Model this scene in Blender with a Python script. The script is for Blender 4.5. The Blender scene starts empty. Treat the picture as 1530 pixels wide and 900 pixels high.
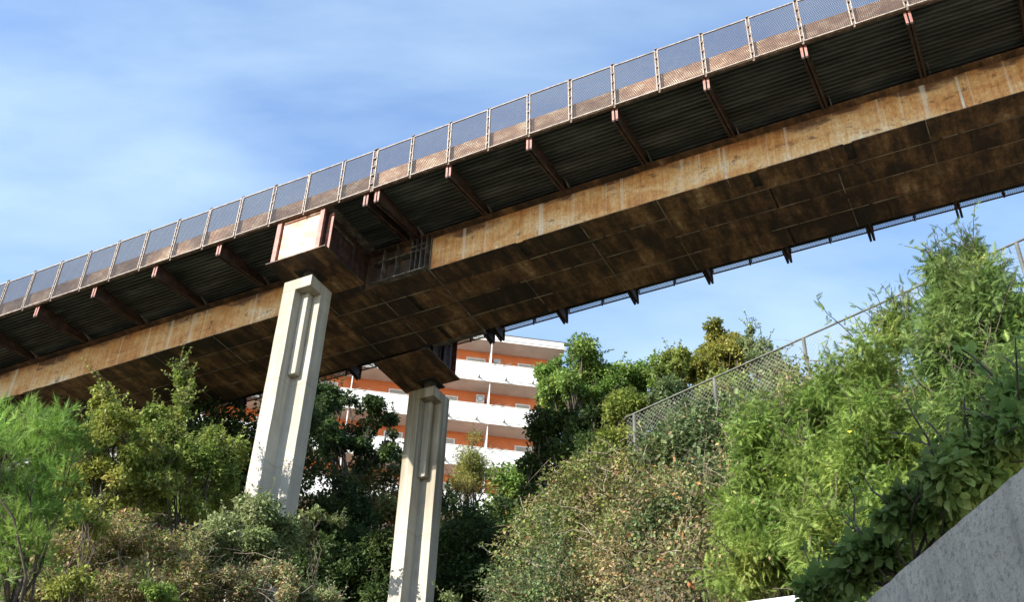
import bpy, math, random
import numpy as np
from mathutils import Matrix, Vector
random.seed(7)
rng = np.random.default_rng(7)
SC = bpy.context.scene
COL = SC.collection
R = math.radians

# ------------------------------------------------------------------ camera
EYE = 1.6
PITCH, ROLL, FPX = 0.632178, 0.043622, 1707.925
cam_d = bpy.data.cameras.new("camera")
cam_d.sensor_width = 36.0
cam_d.lens = 36.0 * FPX / 1530.0
cam_d.clip_start = 0.05
cam_d.clip_end = 6000.0
cam = bpy.data.objects.new("camera", cam_d)
COL.objects.link(cam)
_f = Vector((0, math.cos(PITCH), math.sin(PITCH)))
_u0 = Vector((0, -math.sin(PITCH), math.cos(PITCH)))
_r = Vector((1, 0, 0)) * math.cos(ROLL) + _u0 * math.sin(ROLL)
_u = -Vector((1, 0, 0)) * math.sin(ROLL) + _u0 * math.cos(ROLL)
_m = Matrix(((_r.x, _u.x, -_f.x, 0), (_r.y, _u.y, -_f.y, 0), (_r.z, _u.z, -_f.z, EYE), (0, 0, 0, 1)))
cam.matrix_world = _m
SC.camera = cam

def sight(px, py):
    """direction of the photograph's pixel, for measuring where things stand"""
    return (_f + _r * ((px - 765) / FPX) - _u * ((py - 450) / FPX))

def at(px, py, rng_):
    d = sight(px, py)
    t = rng_ / math.hypot(d.x, d.y)
    return Vector((d.x * t, d.y * t, EYE + d.z * t))

# ------------------------------------------------------------------ sun, sky, exposure
TH = -0.50297
E_S = Vector((math.cos(TH), math.sin(TH), 0))        # along the bridge, to the right
E_N = Vector((-math.sin(TH), math.cos(TH), 0))       # across the bridge, away from the camera
SUN_A, SUN_E = R(24), R(29.6)
sun_h = (-E_N * math.cos(SUN_A) - E_S * math.sin(SUN_A)).normalized()
sun_dir = sun_h * math.cos(SUN_E) + Vector((0, 0, 1)) * math.sin(SUN_E)
sl = bpy.data.lights.new("sun", 'SUN')
sl.energy = 5.0
sl.angle = R(0.53)
sl.color = (1.0, 0.93, 0.82)
so = bpy.data.objects.new("sun", sl)
COL.objects.link(so)
so.rotation_euler = sun_dir.to_track_quat('Z', 'Y').to_euler()
so.location = (-40, -30, 60)

world = bpy.data.worlds.new("World")
SC.world = world
world.use_nodes = True
nt = world.node_tree
nt.nodes.clear()
wo = nt.nodes.new('ShaderNodeOutputWorld')
bg = nt.nodes.new('ShaderNodeBackground')
sky = nt.nodes.new('ShaderNodeTexSky')
sky.sky_type = 'NISHITA'
sky.sun_disc = False
sky.sun_elevation = SUN_E
sky.sun_rotation = math.atan2(sun_dir.x, sun_dir.y)
sky.altitude = 100
sky.air_density = 1.0
sky.dust_density = 0.3
sky.ozone_density = 1.6
bg.inputs['Strength'].default_value = 0.15
CLOUD = (31.2, 5.5, -42)
# thin cirrus: noise on a plane far overhead
tc = nt.nodes.new('ShaderNodeTexCoord')
sep = nt.nodes.new('ShaderNodeSeparateXYZ')
nt.links.new(tc.outputs['Generated'], sep.inputs[0])
zc = nt.nodes.new('ShaderNodeMath'); zc.operation = 'MAXIMUM'; zc.inputs[1].default_value = 0.08
nt.links.new(sep.outputs['Z'], zc.inputs[0])
dv = nt.nodes.new('ShaderNodeVectorMath'); dv.operation = 'DIVIDE'
cmb = nt.nodes.new('ShaderNodeCombineXYZ')
for k in range(3): nt.links.new(zc.outputs[0], cmb.inputs[k])
nt.links.new(tc.outputs['Generated'], dv.inputs[0]); nt.links.new(cmb.outputs[0], dv.inputs[1])
mp = nt.nodes.new('ShaderNodeMapping')
mp.inputs['Rotation'].default_value = (0, 0, R(CLOUD[2]))
mp.inputs['Scale'].default_value = (0.55, 1.25, 1.0)
mp.inputs['Location'].default_value = (CLOUD[0], CLOUD[1], 0)
nt.links.new(dv.outputs[0], mp.inputs[0])
n1 = nt.nodes.new('ShaderNodeTexNoise')
n1.inputs['Scale'].default_value = 1.5; n1.inputs['Detail'].default_value = 8; n1.inputs['Roughness'].default_value = 0.52; n1.inputs['Distortion'].default_value = 0.25
nt.links.new(mp.outputs[0], n1.inputs['Vector'])
cr = nt.nodes.new('ShaderNodeValToRGB')
cr.color_ramp.elements[0].position = 0.475; cr.color_ramp.elements[0].color = (0, 0, 0, 1)
cr.color_ramp.elements[1].position = 0.70; cr.color_ramp.elements[1].color = (0.85, 0.85, 0.85, 1)
nt.links.new(n1.outputs['Fac'], cr.inputs[0])
mx = nt.nodes.new('ShaderNodeMix'); mx.data_type = 'RGBA'
nt.links.new(cr.outputs[0], mx.inputs['Factor'])
nt.links.new(sky.outputs[0], mx.inputs['A'])
mx.inputs['B'].default_value = (1.85, 2.45, 3.0, 1)
nt.links.new(mx.outputs['Result'], bg.inputs['Color'])
nt.links.new(bg.outputs[0], wo.inputs[0])

SC.view_settings.view_transform = 'Standard'
SC.view_settings.look = 'None'
SC.view_settings.gamma = 1.0
SC.view_settings.exposure = 1.42
SC.cycles.max_bounces = 6
SC.cycles.diffuse_bounces = 4
SC.cycles.glossy_bounces = 2
SC.cycles.transparent_max_bounces = 8
SC.cycles.use_denoising = True

# ------------------------------------------------------------------ materials
MATS = {}
def mat(name):
    m = bpy.data.materials.new(name); m.use_nodes = True
    MATS[name] = m
    t = m.node_tree
    b = t.nodes['Principled BSDF']
    return m, t, b
def node(t, typ, **kw):
    n = t.nodes.new(typ)
    for k, v in kw.items():
        if k in n.inputs: n.inputs[k].default_value = v
        else: setattr(n, k, v)
    return n
def ramp(t, fac, stops, interp='LINEAR'):
    n = t.nodes.new('ShaderNodeValToRGB')
    n.color_ramp.interpolation = interp
    e = n.color_ramp.elements
    while len(e) < len(stops): e.new(0.5)
    for k, (p, c) in enumerate(stops):
        e[k].position = p
        e[k].color = (*c, 1) if len(c) == 3 else c
    t.links.new(fac, n.inputs[0])
    return n.outputs[0]
def g(v): return (v, v, v)
def mixc(t, fac, a, b, blend='MIX'):
    n = t.nodes.new('ShaderNodeMix'); n.data_type = 'RGBA'; n.blend_type = blend
    for key, val in (('Factor', fac), ('A', a), ('B', b)):
        if isinstance(val, (int, float)): n.inputs[key].default_value = val
        elif isinstance(val, tuple): n.inputs[key].default_value = (*val, 1)
        else: t.links.new(val, n.inputs[key])
    return n.outputs['Result']
def coord(t, kind='UV', scale=(1, 1, 1), loc=(0, 0, 0)):
    c = t.nodes.new('ShaderNodeTexCoord'); m = t.nodes.new('ShaderNodeMapping')
    m.inputs['Scale'].default_value = scale; m.inputs['Location'].default_value = loc
    t.links.new(c.outputs[kind], m.inputs[0])
    return m.outputs[0]
def noise(t, vec, scale, detail=5, rough=0.55, dist=0.0):
    n = t.nodes.new('ShaderNodeTexNoise')
    n.inputs['Scale'].default_value = scale; n.inputs['Detail'].default_value = detail
    n.inputs['Roughness'].default_value = rough; n.inputs['Distortion'].default_value = dist
    t.links.new(vec, n.inputs['Vector'])
    return n.outputs['Fac']
def bump(t, b, h, strength=0.3, dist=0.02):
    n = t.nodes.new('ShaderNodeBump'); n.inputs['Strength'].default_value = strength; n.inputs['Distance'].default_value = dist
    t.links.new(h, n.inputs['Height']); t.links.new(n.outputs[0], b.inputs['Normal'])
def rnd(t):
    o = t.nodes.new('ShaderNodeObjectInfo'); return o.outputs['Random']

def m_web():
    # cream paint over steel, rust running down it in streaks: uv = (along, height)
    m, t, b = mat('weathered_cream_steel')
    blot = noise(t, coord(t, 'UV', (0.75, 1.5, 1)), 1.0, 8, 0.68, 0.7)
    big = noise(t, coord(t, 'UV', (0.23, 0.5, 1), (2.3, 0, 0)), 1.0, 3, 0.5)
    streak = noise(t, coord(t, 'UV', (5.0, 0.45, 1), (4, 0, 0)), 1.3, 7, 0.7)
    fine = noise(t, coord(t, 'UV', (9, 4, 1)), 2.0, 7, 0.75)
    md = node(t, 'ShaderNodeMath', operation='MULTIPLY_ADD'); t.links.new(streak, md.inputs[0]); md.inputs[1].default_value = 0.45
    mb = node(t, 'ShaderNodeMath', operation='MULTIPLY_ADD'); t.links.new(blot, mb.inputs[0]); mb.inputs[1].default_value = 0.55; t.links.new(md.outputs[0], mb.inputs[2]); 
    mg = node(t, 'ShaderNodeMath', operation='MULTIPLY_ADD'); t.links.new(big, mg.inputs[0]); mg.inputs[1].default_value = 0.5; mg.inputs[2].default_value = -0.25; t.links.new(mg.outputs[0], md.inputs[2])
    a = ramp(t, mb.outputs[0], [(0.29, (0.14, 0.050, 0.020)), (0.39, (0.39, 0.165, 0.050)), (0.47, (0.57, 0.30, 0.105)), (0.56, (0.66, 0.45, 0.225)), (0.69, (0.77, 0.69, 0.54))])
    a = mixc(t, ramp(t, fine, [(0.35, g(0.55)), (0.55, g(0))]), a, (0.25, 0.11, 0.04))
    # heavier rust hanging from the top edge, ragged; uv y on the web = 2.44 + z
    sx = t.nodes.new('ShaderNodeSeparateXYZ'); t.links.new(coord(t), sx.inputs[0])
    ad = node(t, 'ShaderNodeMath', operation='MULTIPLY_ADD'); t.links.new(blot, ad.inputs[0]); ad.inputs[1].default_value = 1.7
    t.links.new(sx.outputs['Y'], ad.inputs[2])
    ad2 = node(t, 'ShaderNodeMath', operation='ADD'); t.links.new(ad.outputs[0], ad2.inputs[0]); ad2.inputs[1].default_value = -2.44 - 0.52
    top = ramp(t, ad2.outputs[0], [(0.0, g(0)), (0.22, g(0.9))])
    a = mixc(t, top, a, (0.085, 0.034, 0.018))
    spot = noise(t, coord(t, 'UV', (1.7, 2.4, 1), (9, 3, 0)), 1.2, 8, 0.72)
    a = mixc(t, ramp(t, spot, [(0.57, g(0)), (0.64, g(0.8))]), a, (0.13, 0.05, 0.026))
    drip = noise(t, coord(t, 'UV', (4.2, 0.10, 1), (1.7, 0, 0)), 1.0, 3)
    a = mixc(t, ramp(t, drip, [(0.58, g(0)), (0.70, g(0.7))]), a, (0.70, 0.68, 0.62))
    t.links.new(a, b.inputs['Base Color']); b.inputs['Roughness'].default_value = 0.7
    bump(t, b, fine, 0.25, 0.01)
    return m
def m_under():
    m, t, b = mat('rusted_underside_steel')
    v = coord(t, 'UV')
    big = noise(t, v, 0.40, 4, 0.6, 0.3)
    run = noise(t, coord(t, 'UV', (2.4, 0.55, 1), (3, 8, 0)), 1.1, 8, 0.68)       # stains running across the box
    fine = noise(t, v, 6, 8, 0.78)
    def mad(x, k, add):
        q = node(t, 'ShaderNodeMath', operation='MULTIPLY_ADD'); t.links.new(x, q.inputs[0]); q.inputs[1].default_value = k
        if isinstance(add, float): q.inputs[2].default_value = add
        else: t.links.new(add, q.inputs[2])
        return q.outputs[0]
    f = mad(rnd(t), 0.11, -0.30); f = mad(big, 0.55, f); f = mad(run, 0.62, f); f = mad(fine, 0.34, f)
    a = ramp(t, f, [(0.36, (0.010, 0.007, 0.005)), (0.48, (0.036, 0.020, 0.011)), (0.56, (0.105, 0.055, 0.025)), (0.64, (0.22, 0.13, 0.062)), (0.72, (0.42, 0.33, 0.22))])
    t.links.new(a, b.inputs['Base Color']); b.inputs['Roughness'].default_value = 0.75
    bump(t, b, fine, 0.3, 0.01)
    return m
def m_simple(name, c0, c1, c2, scale=3.0, rough=0.6, kind='Object', stretch=(1, 1, 1), metallic=0.0, bs=0.2, d=0.01):
    m, t, b = mat(name)
    v = coord(t, kind, stretch)
    sh = t.nodes.new('ShaderNodeVectorMath'); sh.operation = 'ADD'; ml = node(t, 'ShaderNodeMath', operation='MULTIPLY'); ml.inputs[1].default_value = 41.0
    t.links.new(rnd(t), ml.inputs[0]); t.links.new(v, sh.inputs[0]); t.links.new(ml.outputs[0], sh.inputs[1]); v = sh.outputs[0]
    n = noise(t, v, scale, 7, 0.65)
    a = ramp(t, n, [(0.32, c0), (0.5, c1), (0.68, c2)])
    t.links.new(a, b.inputs['Base Color']); b.inputs['Roughness'].default_value = rough; b.inputs['Metallic'].default_value = metallic
    bump(t, b, noise(t, v, scale * 6, 5, 0.7), bs, d)
    return m
def node_div(t, sock, v):
    d = node(t, 'ShaderNodeMath', operation='DIVIDE'); t.links.new(sock, d.inputs[0]); d.inputs[1].default_value = v; return d.outputs[0]
def m_concrete(name='pale_concrete', stain=0.0):
    m, t, b = mat(name)
    v = coord(t, 'Object')
    n = noise(t, v, 1.1, 6, 0.6); n2 = noise(t, coord(t, 'Object', (4.5, 4.5, 0.22)), 1.3, 7, 0.7); n3 = noise(t, v, 18, 6, 0.75); n4 = noise(t, v, 0.8, 3)
    a = ramp(t, n, [(0.3, (0.275, 0.257, 0.215)), (0.55, (0.34, 0.32, 0.272)), (0.75, (0.385, 0.366, 0.318))])
    a = mixc(t, ramp(t, n2, [(0.50, g(0)), (0.70, g(0.6))]), a, (0.20, 0.165, 0.105))
    a = mixc(t, ramp(t, n3, [(0.60, g(0)), (0.74, g(0.6))]), a, (0.14, 0.125, 0.10))
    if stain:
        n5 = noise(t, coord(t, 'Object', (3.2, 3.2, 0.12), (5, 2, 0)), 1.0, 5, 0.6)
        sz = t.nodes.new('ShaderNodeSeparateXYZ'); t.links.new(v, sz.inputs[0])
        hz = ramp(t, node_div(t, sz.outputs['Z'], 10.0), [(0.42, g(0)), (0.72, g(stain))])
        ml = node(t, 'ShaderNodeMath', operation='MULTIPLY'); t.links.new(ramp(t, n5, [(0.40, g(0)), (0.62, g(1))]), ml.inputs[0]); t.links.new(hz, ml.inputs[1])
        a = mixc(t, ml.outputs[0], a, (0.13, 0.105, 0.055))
    # lift joints every 2.4 m: a thin dirty line, broken
    sx = t.nodes.new('ShaderNodeSeparateXYZ'); t.links.new(v, sx.inputs[0])
    w = node(t, 'ShaderNodeMath', operation='MULTIPLY_ADD'); t.links.new(n, w.inputs[0]); w.inputs[1].default_value = 0.06; t.links.new(sx.outputs['Z'], w.inputs[2])
    md = node(t, 'ShaderNodeMath', operation='PINGPONG'); t.links.new(w.outputs[0], md.inputs[0]); md.inputs[1].default_value = 1.2
    ln = ramp(t, md.outputs[0], [(0.0, g(0.75)), (0.014, g(0))])
    a = mixc(t, ln, a, (0.13, 0.115, 0.09))
    t.links.new(a, b.inputs['Base Color']); b.inputs['Roughness'].default_value = 0.85
    bump(t, b, n3, 0.35, 0.012)
    return m
m_web(); m_under(); m_concrete('pale_concrete', 0.4); m_concrete('stained_concrete', 0.9)
m_simple('dark_corrugated_sheet', (0.022, 0.028, 0.028), (0.050, 0.060, 0.060), (0.12, 0.135, 0.13), 1.2, 0.45, 'Object', (0.4, 2, 1), 0.35)
m_simple('rib_red_oxide', (0.014, 0.008, 0.007), (0.032, 0.016, 0.013), (0.085, 0.05, 0.042), 4, 0.65)
m_simple('red_lead_paint', (0.10, 0.030, 0.020), (0.19, 0.060, 0.042), (0.28, 0.13, 0.095), 4, 0.6)
m_simple('rail_paint', (0.085, 0.052, 0.036), (0.175, 0.142, 0.115), (0.29, 0.255, 0.22), 9, 0.6)
m_simple('post_rust', (0.04, 0.020, 0.014), (0.085, 0.05, 0.036), (0.17, 0.12, 0.095), 6, 0.65)
m_simple('wire_rust', (0.008, 0.007, 0.012), (0.014, 0.012, 0.019), (0.032, 0.022, 0.026), 5, 0.75)
m_simple('edge_plate_rust', (0.20, 0.088, 0.038), (0.38, 0.21, 0.11), (0.66, 0.52, 0.36), 1.6, 0.7, 'Object', (1.6, 1, 2.6))
m_simple('face_plate_paint', (0.28, 0.085, 0.038), (0.42, 0.21, 0.115), (0.62, 0.55, 0.46), 1.9, 0.6)
m_simple('pale_weld', (0.06, 0.045, 0.03), (0.17, 0.135, 0.095), (0.33, 0.28, 0.21), 1.6, 0.85)
m_simple('pale_strap', (0.40, 0.34, 0.26), (0.55, 0.50, 0.42), (0.66, 0.62, 0.55), 3, 0.8)
m_simple('grey_steel', (0.05, 0.045, 0.04), (0.12, 0.11, 0.10), (0.30, 0.29, 0.27), 5, 0.6)
m_simple('joint_steel', (0.022, 0.018, 0.016), (0.06, 0.052, 0.047), (0.17, 0.16, 0.145), 5, 0.65)
m_simple('bearing_steel', (0.012, 0.010, 0.009), (0.03, 0.024, 0.02), (0.06, 0.045, 0.035), 5, 0.7)
m_, t_, b_ = mat('grey_wall_concrete')
v_ = coord(t_, 'Object'); n1_ = noise(t_, v_, 1.6, 6, 0.65); n2_ = noise(t_, v_, 34, 6, 0.8); n3_ = noise(t_, coord(t_, 'Object', (7, 7, 0.8)), 1.5, 6, 0.7); n4_ = noise(t_, v_, 9, 6, 0.75)
c_ = ramp(t_, n1_, [(0.3, (0.52, 0.465, 0.365)), (0.55, (0.68, 0.615, 0.495)), (0.75, (0.78, 0.71, 0.585))])
c_ = mixc(t_, ramp(t_, n3_, [(0.48, g(0)), (0.66, g(0.55))]), c_, (0.25, 0.23, 0.205))
c_ = mixc(t_, ramp(t_, n2_, [(0.50, g(0)), (0.64, g(0.7))]), c_, (0.17, 0.155, 0.135))
c_ = mixc(t_, ramp(t_, n4_, [(0.62, g(0)), (0.70, g(0.6))]), c_, (0.16, 0.15, 0.12))
t_.links.new(c_, b_.inputs['Base Color']); b_.inputs['Roughness'].default_value = 0.95; bump(t_, b_, n2_, 0.8, 0.02)
m_simple('fence_steel', (0.04, 0.042, 0.036), (0.075, 0.078, 0.068), (0.13, 0.135, 0.12), 3, 0.6)
m_simple('mesh_steel', (0.11, 0.11, 0.10), (0.17, 0.17, 0.155), (0.24, 0.24, 0.22), 3, 0.6)
m_simple('asphalt', (0.035, 0.035, 0.037), (0.05, 0.05, 0.052), (0.07, 0.07, 0.072), 6, 0.9)

# ------------------------------------------------------------------ mesh helpers
class MB:
    def __init__(self): self.v = []; self.f = []; self.uv = []
    def add(self, vs, fs, uv=None):
        k = len(self.v); self.v += [tuple(a) for a in vs]; self.f += [tuple(i + k for i in q) for q in fs]
        self.uv += list(uv) if uv is not None else [(a[0], a[1] + a[2]) for a in vs]
    def box(self, x0, x1, y0, y1, z0, z1):
        v = [(x, y, z) for z in (z0, z1) for y in (y0, y1) for x in (x0, x1)]
        self.add(v, [(0, 2, 3, 1), (4, 5, 7, 6), (0, 1, 5, 4), (2, 6, 7, 3), (0, 4, 6, 2), (1, 3, 7, 5)])
    def bar(self, a, b, w, h=None, up=(0, 0, 1)):
        h = h or w; a = Vector(a); b = Vector(b); d = (b - a).normalized(); up = Vector(up)
        x = d.cross(up)
        if x.length < 1e-4: x = d.cross(Vector((1, 0, 0)))
        x.normalize(); y = x.cross(d).normalized()
        v = [p + x * i * w / 2 + y * j * h / 2 for p in (a, b) for (i, j) in ((-1, -1), (1, -1), (1, 1), (-1, 1))]
        self.add(v, [(0, 1, 2, 3), (7, 6, 5, 4), (0, 4, 5, 1), (1, 5, 6, 2), (2, 6, 7, 3), (3, 7, 4, 0)])
    def tube(self, pts, radii, n=6):
        pts = [Vector(p) for p in pts]; rows = []
        k0 = len(self.v); vs = []
        for i, p in enumerate(pts):
            d = (pts[min(i + 1, len(pts) - 1)] - pts[max(i - 1, 0)]).normalized()
            x = d.cross(Vector((0.31, 0.17, 0.93)));
            if x.length < 1e-3: x = d.cross(Vector((1, 0, 0)))
            x.normalize(); y = d.cross(x)
            r = radii[i] if hasattr(radii, '__len__') else radii
            vs += [p + (x * math.cos(2 * math.pi * j / n) + y * math.sin(2 * math.pi * j / n)) * r for j in range(n)]
        fs = []
        for i in range(len(pts) - 1):
            for j in range(n):
                a = i * n + j; b = i * n + (j + 1) % n
                fs.append((a, b, b + n, a + n))
        fs.append(tuple(range(n))[::-1]); fs.append(tuple((len(pts) - 1) * n + j for j in range(n)))
        self.add(vs, fs)
    def prism(self, poly, x0, x1):
        """polygon of (y,z) swept along x"""
        n = len(poly); v = [(x, y, z) for x in (x0, x1) for (y, z) in poly]
        f = [(i, (i + 1) % n, n + (i + 1) % n, n + i) for i in range(n)] + [tuple(range(n))[::-1], tuple(range(n, 2 * n))]
        self.add(v, f)
    def mesh(self, name, material, smooth=False):
        me = bpy.data.meshes.new(name)
        me.from_pydata(self.v, [], self.f); 
        me.materials.append(MATS[material])
        uvl = me.uv_layers.new(name='UVMap')
        li = np.empty(len(me.loops), np.int32); me.loops.foreach_get('vertex_index', li)
        uvl.data.foreach_set('uv', np.array(self.uv, np.float32)[li].ravel())
        if smooth: me.polygons.foreach_set('use_smooth', np.ones(len(me.polygons), bool))
        me.update(); me.validate()
        return me
    def build(self, name, material, parent=None, loc=(0, 0, 0), rot=(0, 0, 0), smooth=False, bevel=0):
        o = link(name, self.mesh(name, material, smooth), parent, loc, rot)
        if bevel:
            bv = o.modifiers.new('bevel', 'BEVEL'); bv.width = bevel; bv.segments = 2; bv.limit_method = 'ANGLE'
        return o
def link(name, data, parent=None, loc=(0, 0, 0), rot=(0, 0, 0)):
    o = bpy.data.objects.new(name, data); COL.objects.link(o)
    o.parent = parent; o.location = loc; o.rotation_euler = rot
    return o
def tag(o, label=None, cat=None, group=None, kind=None):
    if label: o['label'] = label
    if cat: o['category'] = cat
    if group: o['group'] = group
    if kind: o['kind'] = kind
    return o
def thing(name, label, cat, loc=(0, 0, 0), rz=0, group=None):
    o = link(name, None, None, loc, (0, 0, rz)); o.empty_display_size = 0.3
    return tag(o, label, cat, group)

# ------------------------------------------------------------------ the bridge's own coordinates
# s along the bridge (0 = expansion joint of the railing), n across (0 = near railing), z above the foot of the railing panels
X0, Y0, H0, HR = -4.0045, 23.6724, 20.942 + EYE, 1.474
K1, K2, G1, G2 = 0.0018, -0.00012, 0.016436, 0.00558
CN, DB, W = 2.438, 1.309, 7.647
NF = 5.64                                              # far web of the box
def Bang(s): return TH + (K1 if s >= 0 else K2) * s
def Bp(s, n, z):
    k = K1 if s >= 0 else K2; a = TH + k * s
    x = (math.sin(a) - math.sin(TH)) / k; y = -(math.cos(a) - math.cos(TH)) / k
    gg = G1 if s >= 0 else G2
    return Vector((X0 + x - math.sin(a) * n, Y0 + y + math.cos(a) * n, H0 + z + gg * s))
def Brot(s): return (0, -math.atan(G1 if s >= 0 else G2), Bang(s))
class SB(MB):
    """pieces in bridge coordinates, bent along the bridge"""
    def __init__(self, origin): super().__init__(); self.o = origin
    def sweep(self, poly, s0, s1, seg=1):
        n = len(poly); vs = []; uv = []
        for i in range(seg + 1):
            s = s0 + (s1 - s0) * i / seg
            for (nn, z) in poly:
                vs.append(Bp(s, nn, z) - self.o); uv.append((s, nn + z))
        f = []
        for i in range(seg):
            for j in range(n):
                f.append((i * n + j, i * n + (j + 1) % n, (i + 1) * n + (j + 1) % n, (i + 1) * n + j))
        f += [tuple(range(n))[::-1], tuple(seg * n + j for j in range(n))]
        self.add(vs, f, uv)
    def bx(self, s0, s1, n0, n1, z0, z1, seg=1):
        self.sweep([(n0, z0), (n1, z0), (n1, z1), (n0, z1)], s0, s1, seg)

# ------------------------------------------------------------------ shared railing, rib and sheet meshes
def panel_meshes(w, tagname):
    fw = 0.028
    f = MB()
    f.box(0, w, -0.02, 0.02, 0, fw); f.box(0, w, -0.02, 0.02, HR - fw, HR)
    f.box(0, fw, -0.02, 0.02, fw, HR - fw); f.box(w - fw, w, -0.02, 0.02, fw, HR - fw)
    wm = MB()
    x0, x1, z0, z1 = fw, w - fw, fw, HR - fw
    sl_ = 0.42   # expanded-metal strands, steep diamonds
    hgt = z1 - z0; dx = hgt * sl_
    pitch = 0.047; n = int((x1 - x0 + dx) / pitch)
    for sgn in (1, -1):
        for i in range(n + 1):
            xa = (x0 - dx + i * pitch) if sgn > 0 else (x0 + i * pitch)
            xb = xa + sgn * dx
            p, q = (xa, z0), (xb, z1)
            def clip(p, q):
                (ax, az), (bx_, bz) = p, q
                if abs(bx_ - ax) < 1e-9: return None
                ts = sorted([(x0 - ax) / (bx_ - ax), (x1 - ax) / (bx_ - ax)])
                t0, t1 = max(0, ts[0]), min(1, ts[1])
                if t1 - t0 < 0.01: return None
                return (ax + (bx_ - ax) * t0, az + (bz - az) * t0), (ax + (bx_ - ax) * t1, az + (bz - az) * t1)
            c = clip(p, q)
            if c: wm.bar((c[0][0], sgn * 0.003, c[0][1]), (c[1][0], sgn * 0.003, c[1][1]), 0.0115, 0.007, (0, 1, 0))
    return f.mesh('panel_frame' + tagname, 'rail_paint'), wm.mesh('wire_mesh' + tagname, 'wire_rust')
def post_mesh():
    f = MB()
    f.box(-0.022, 0.022, 0.02, 0.065, -0.06, HR + 0.03)
    f.box(-0.032, 0.032, -0.026, 0.075, HR + 0.03, HR + 0.05)
    f.box(-0.018, 0.018, 0.0, 0.05, HR + 0.05, HR + 0.10)
    for z in (0.18, 0.5, 0.82, 1.14): f.box(-0.03, 0.03, -0.028, 0.02, z, z + 0.05)
    return f.mesh('rail_post', 'post_rust')
POST = post_mesh()
def rib_mesh():
    # two slim channels back to back, deepest at the tip; x along bridge, y across (0 = tip), z
    f = MB(); L = CN - 0.24; zt, zi = -0.42, -0.105
    Q = [(0, 1, 2, 3), (7, 6, 5, 4), (0, 4, 5, 1), (1, 5, 6, 2), (2, 6, 7, 3), (3, 7, 4, 0)]
    for sg in (-1, 1):
        a, b = (0.014, 0.027) if sg > 0 else (-0.027, -0.014)
        f.add([(x, y, z) for x in (a, b) for (y, z) in ((0, 0.06), (0, zt), (L, zi), (L, 0.06))], Q)
        c, d = (0.0272, 0.078) if sg > 0 else (-0.078, -0.0272)
        f.add([(x, y, z) for x in (c, d) for (y, z) in ((0, zt), (0, zt - 0.014), (L, zi - 0.014), (L, zi))], Q)
        f.box(c, d, 0, L, 0.045, 0.06)
    return f.mesh('rib', 'rib_red_oxide')
RIB = rib_mesh()
def tip_mesh():
    f = MB()
    for a, b in ((0.020, 0.078), (-0.078, -0.020)): f.box(a, b, -0.012, 0.0, -0.40, 0.04)
    return f.mesh('end_plate', 'red_lead_paint')
TIP = tip_mesh()
def gusset_mesh():
    f = MB()
    f.prism([(CN - 0.62, 0.05), (CN - 0.24, 0.05), (CN - 0.24, -0.12)], 0.15, 0.165)
    return f.mesh('gusset', 'grey_steel')
GUS = gusset_mesh()
def sheet_mesh(L):
    # corrugation lines run along the bridge
    f = MB(); p = 0.135; y = 0.0; prof = []
    while y < CN - 0.16:
        prof += [(y, 0.0), (y + p * 0.36, 0.0), (y + p * 0.5, 0.055), (y + p * 0.86, 0.055)]
        y += p
    prof = [(a, z) for a, z in prof if a <= CN - 0.12]
    v = [(x, a, z) for x in (0, L) for a, z in prof]; n = len(prof)
    f.add(v, [(i, i + 1, n + i + 1, n + i) for i in range(n - 1)])
    return f.mesh('deck_sheet', 'dark_corrugated_sheet')

def build_rails(root, slist, w, frame, wire):
    for side in (0, 1):
        for s in slist:
            n = 0.0 if side == 0 else W
            rb = Brot(s); q = random.uniform
            fr = link('rail_panel', frame, root, Bp(s + 0.025, n, 0) - root.location + Vector((0, 0, q(-0.006, 0.006))), (q(-0.012, 0.012), rb[1] + q(-0.004, 0.004), rb[2] + q(-0.005, 0.005)))
            link('wire_mesh', wire, fr)
def build_posts(root, ss):
    for side in (0, 1):
        for s in ss:
            if side == 0:
                link('rail_post', POST, root, Bp(s, 0, 0) - root.location, Brot(s))
            else:
                r = Brot(s); link('rail_post', POST, root, Bp(s, W, 0) - root.location, (0, -r[1], r[2] + math.pi))
def build_ribs(root, ss):
    for side in (0, 1):
        for s in ss:
            r = Brot(s)
            if side == 0: o = link('rib', RIB, root, Bp(s, 0.11, 0) - root.location, r)
            else: o = link('rib', RIB, root, Bp(s, W - 0.11, 0) - root.location, (0, -r[1], r[2] + math.pi))
            link('end_plate', TIP, o); link('gusset', GUS, o)
def build_sheets(root, bays):
    cache = {}
    for side in (0, 1):
        for s0, s1 in bays:
            L = round(s1 - s0 - 0.09, 3)
            me = cache.setdefault(L, None) or sheet_mesh(L); cache[L] = me
            if side == 0: link('deck_sheet', me, root, Bp(s0 + 0.045, 0.14, 0.065) - root.location, Brot(s0))
            else:
                r = Brot(s1); link('deck_sheet', me, root, Bp(s1 - 0.045, W - 0.14, 0.065) - root.location, (0, -r[1], r[2] + math.pi))
def strips(root, name, material, cuts, n0, n1, z0, z1, gap=0.006):
    for a, b in zip(cuts[:-1], cuts[1:]):
        m = SB(root.location); m.bx(a + gap / 2, b - gap / 2, n0, n1, z0, z1, 2); m.build(name, material, root)
def frange(a, b, st):
    out = []; x = a
    while x < b - 1e-6: out.append(x); x += st
    return out + [b]

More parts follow.
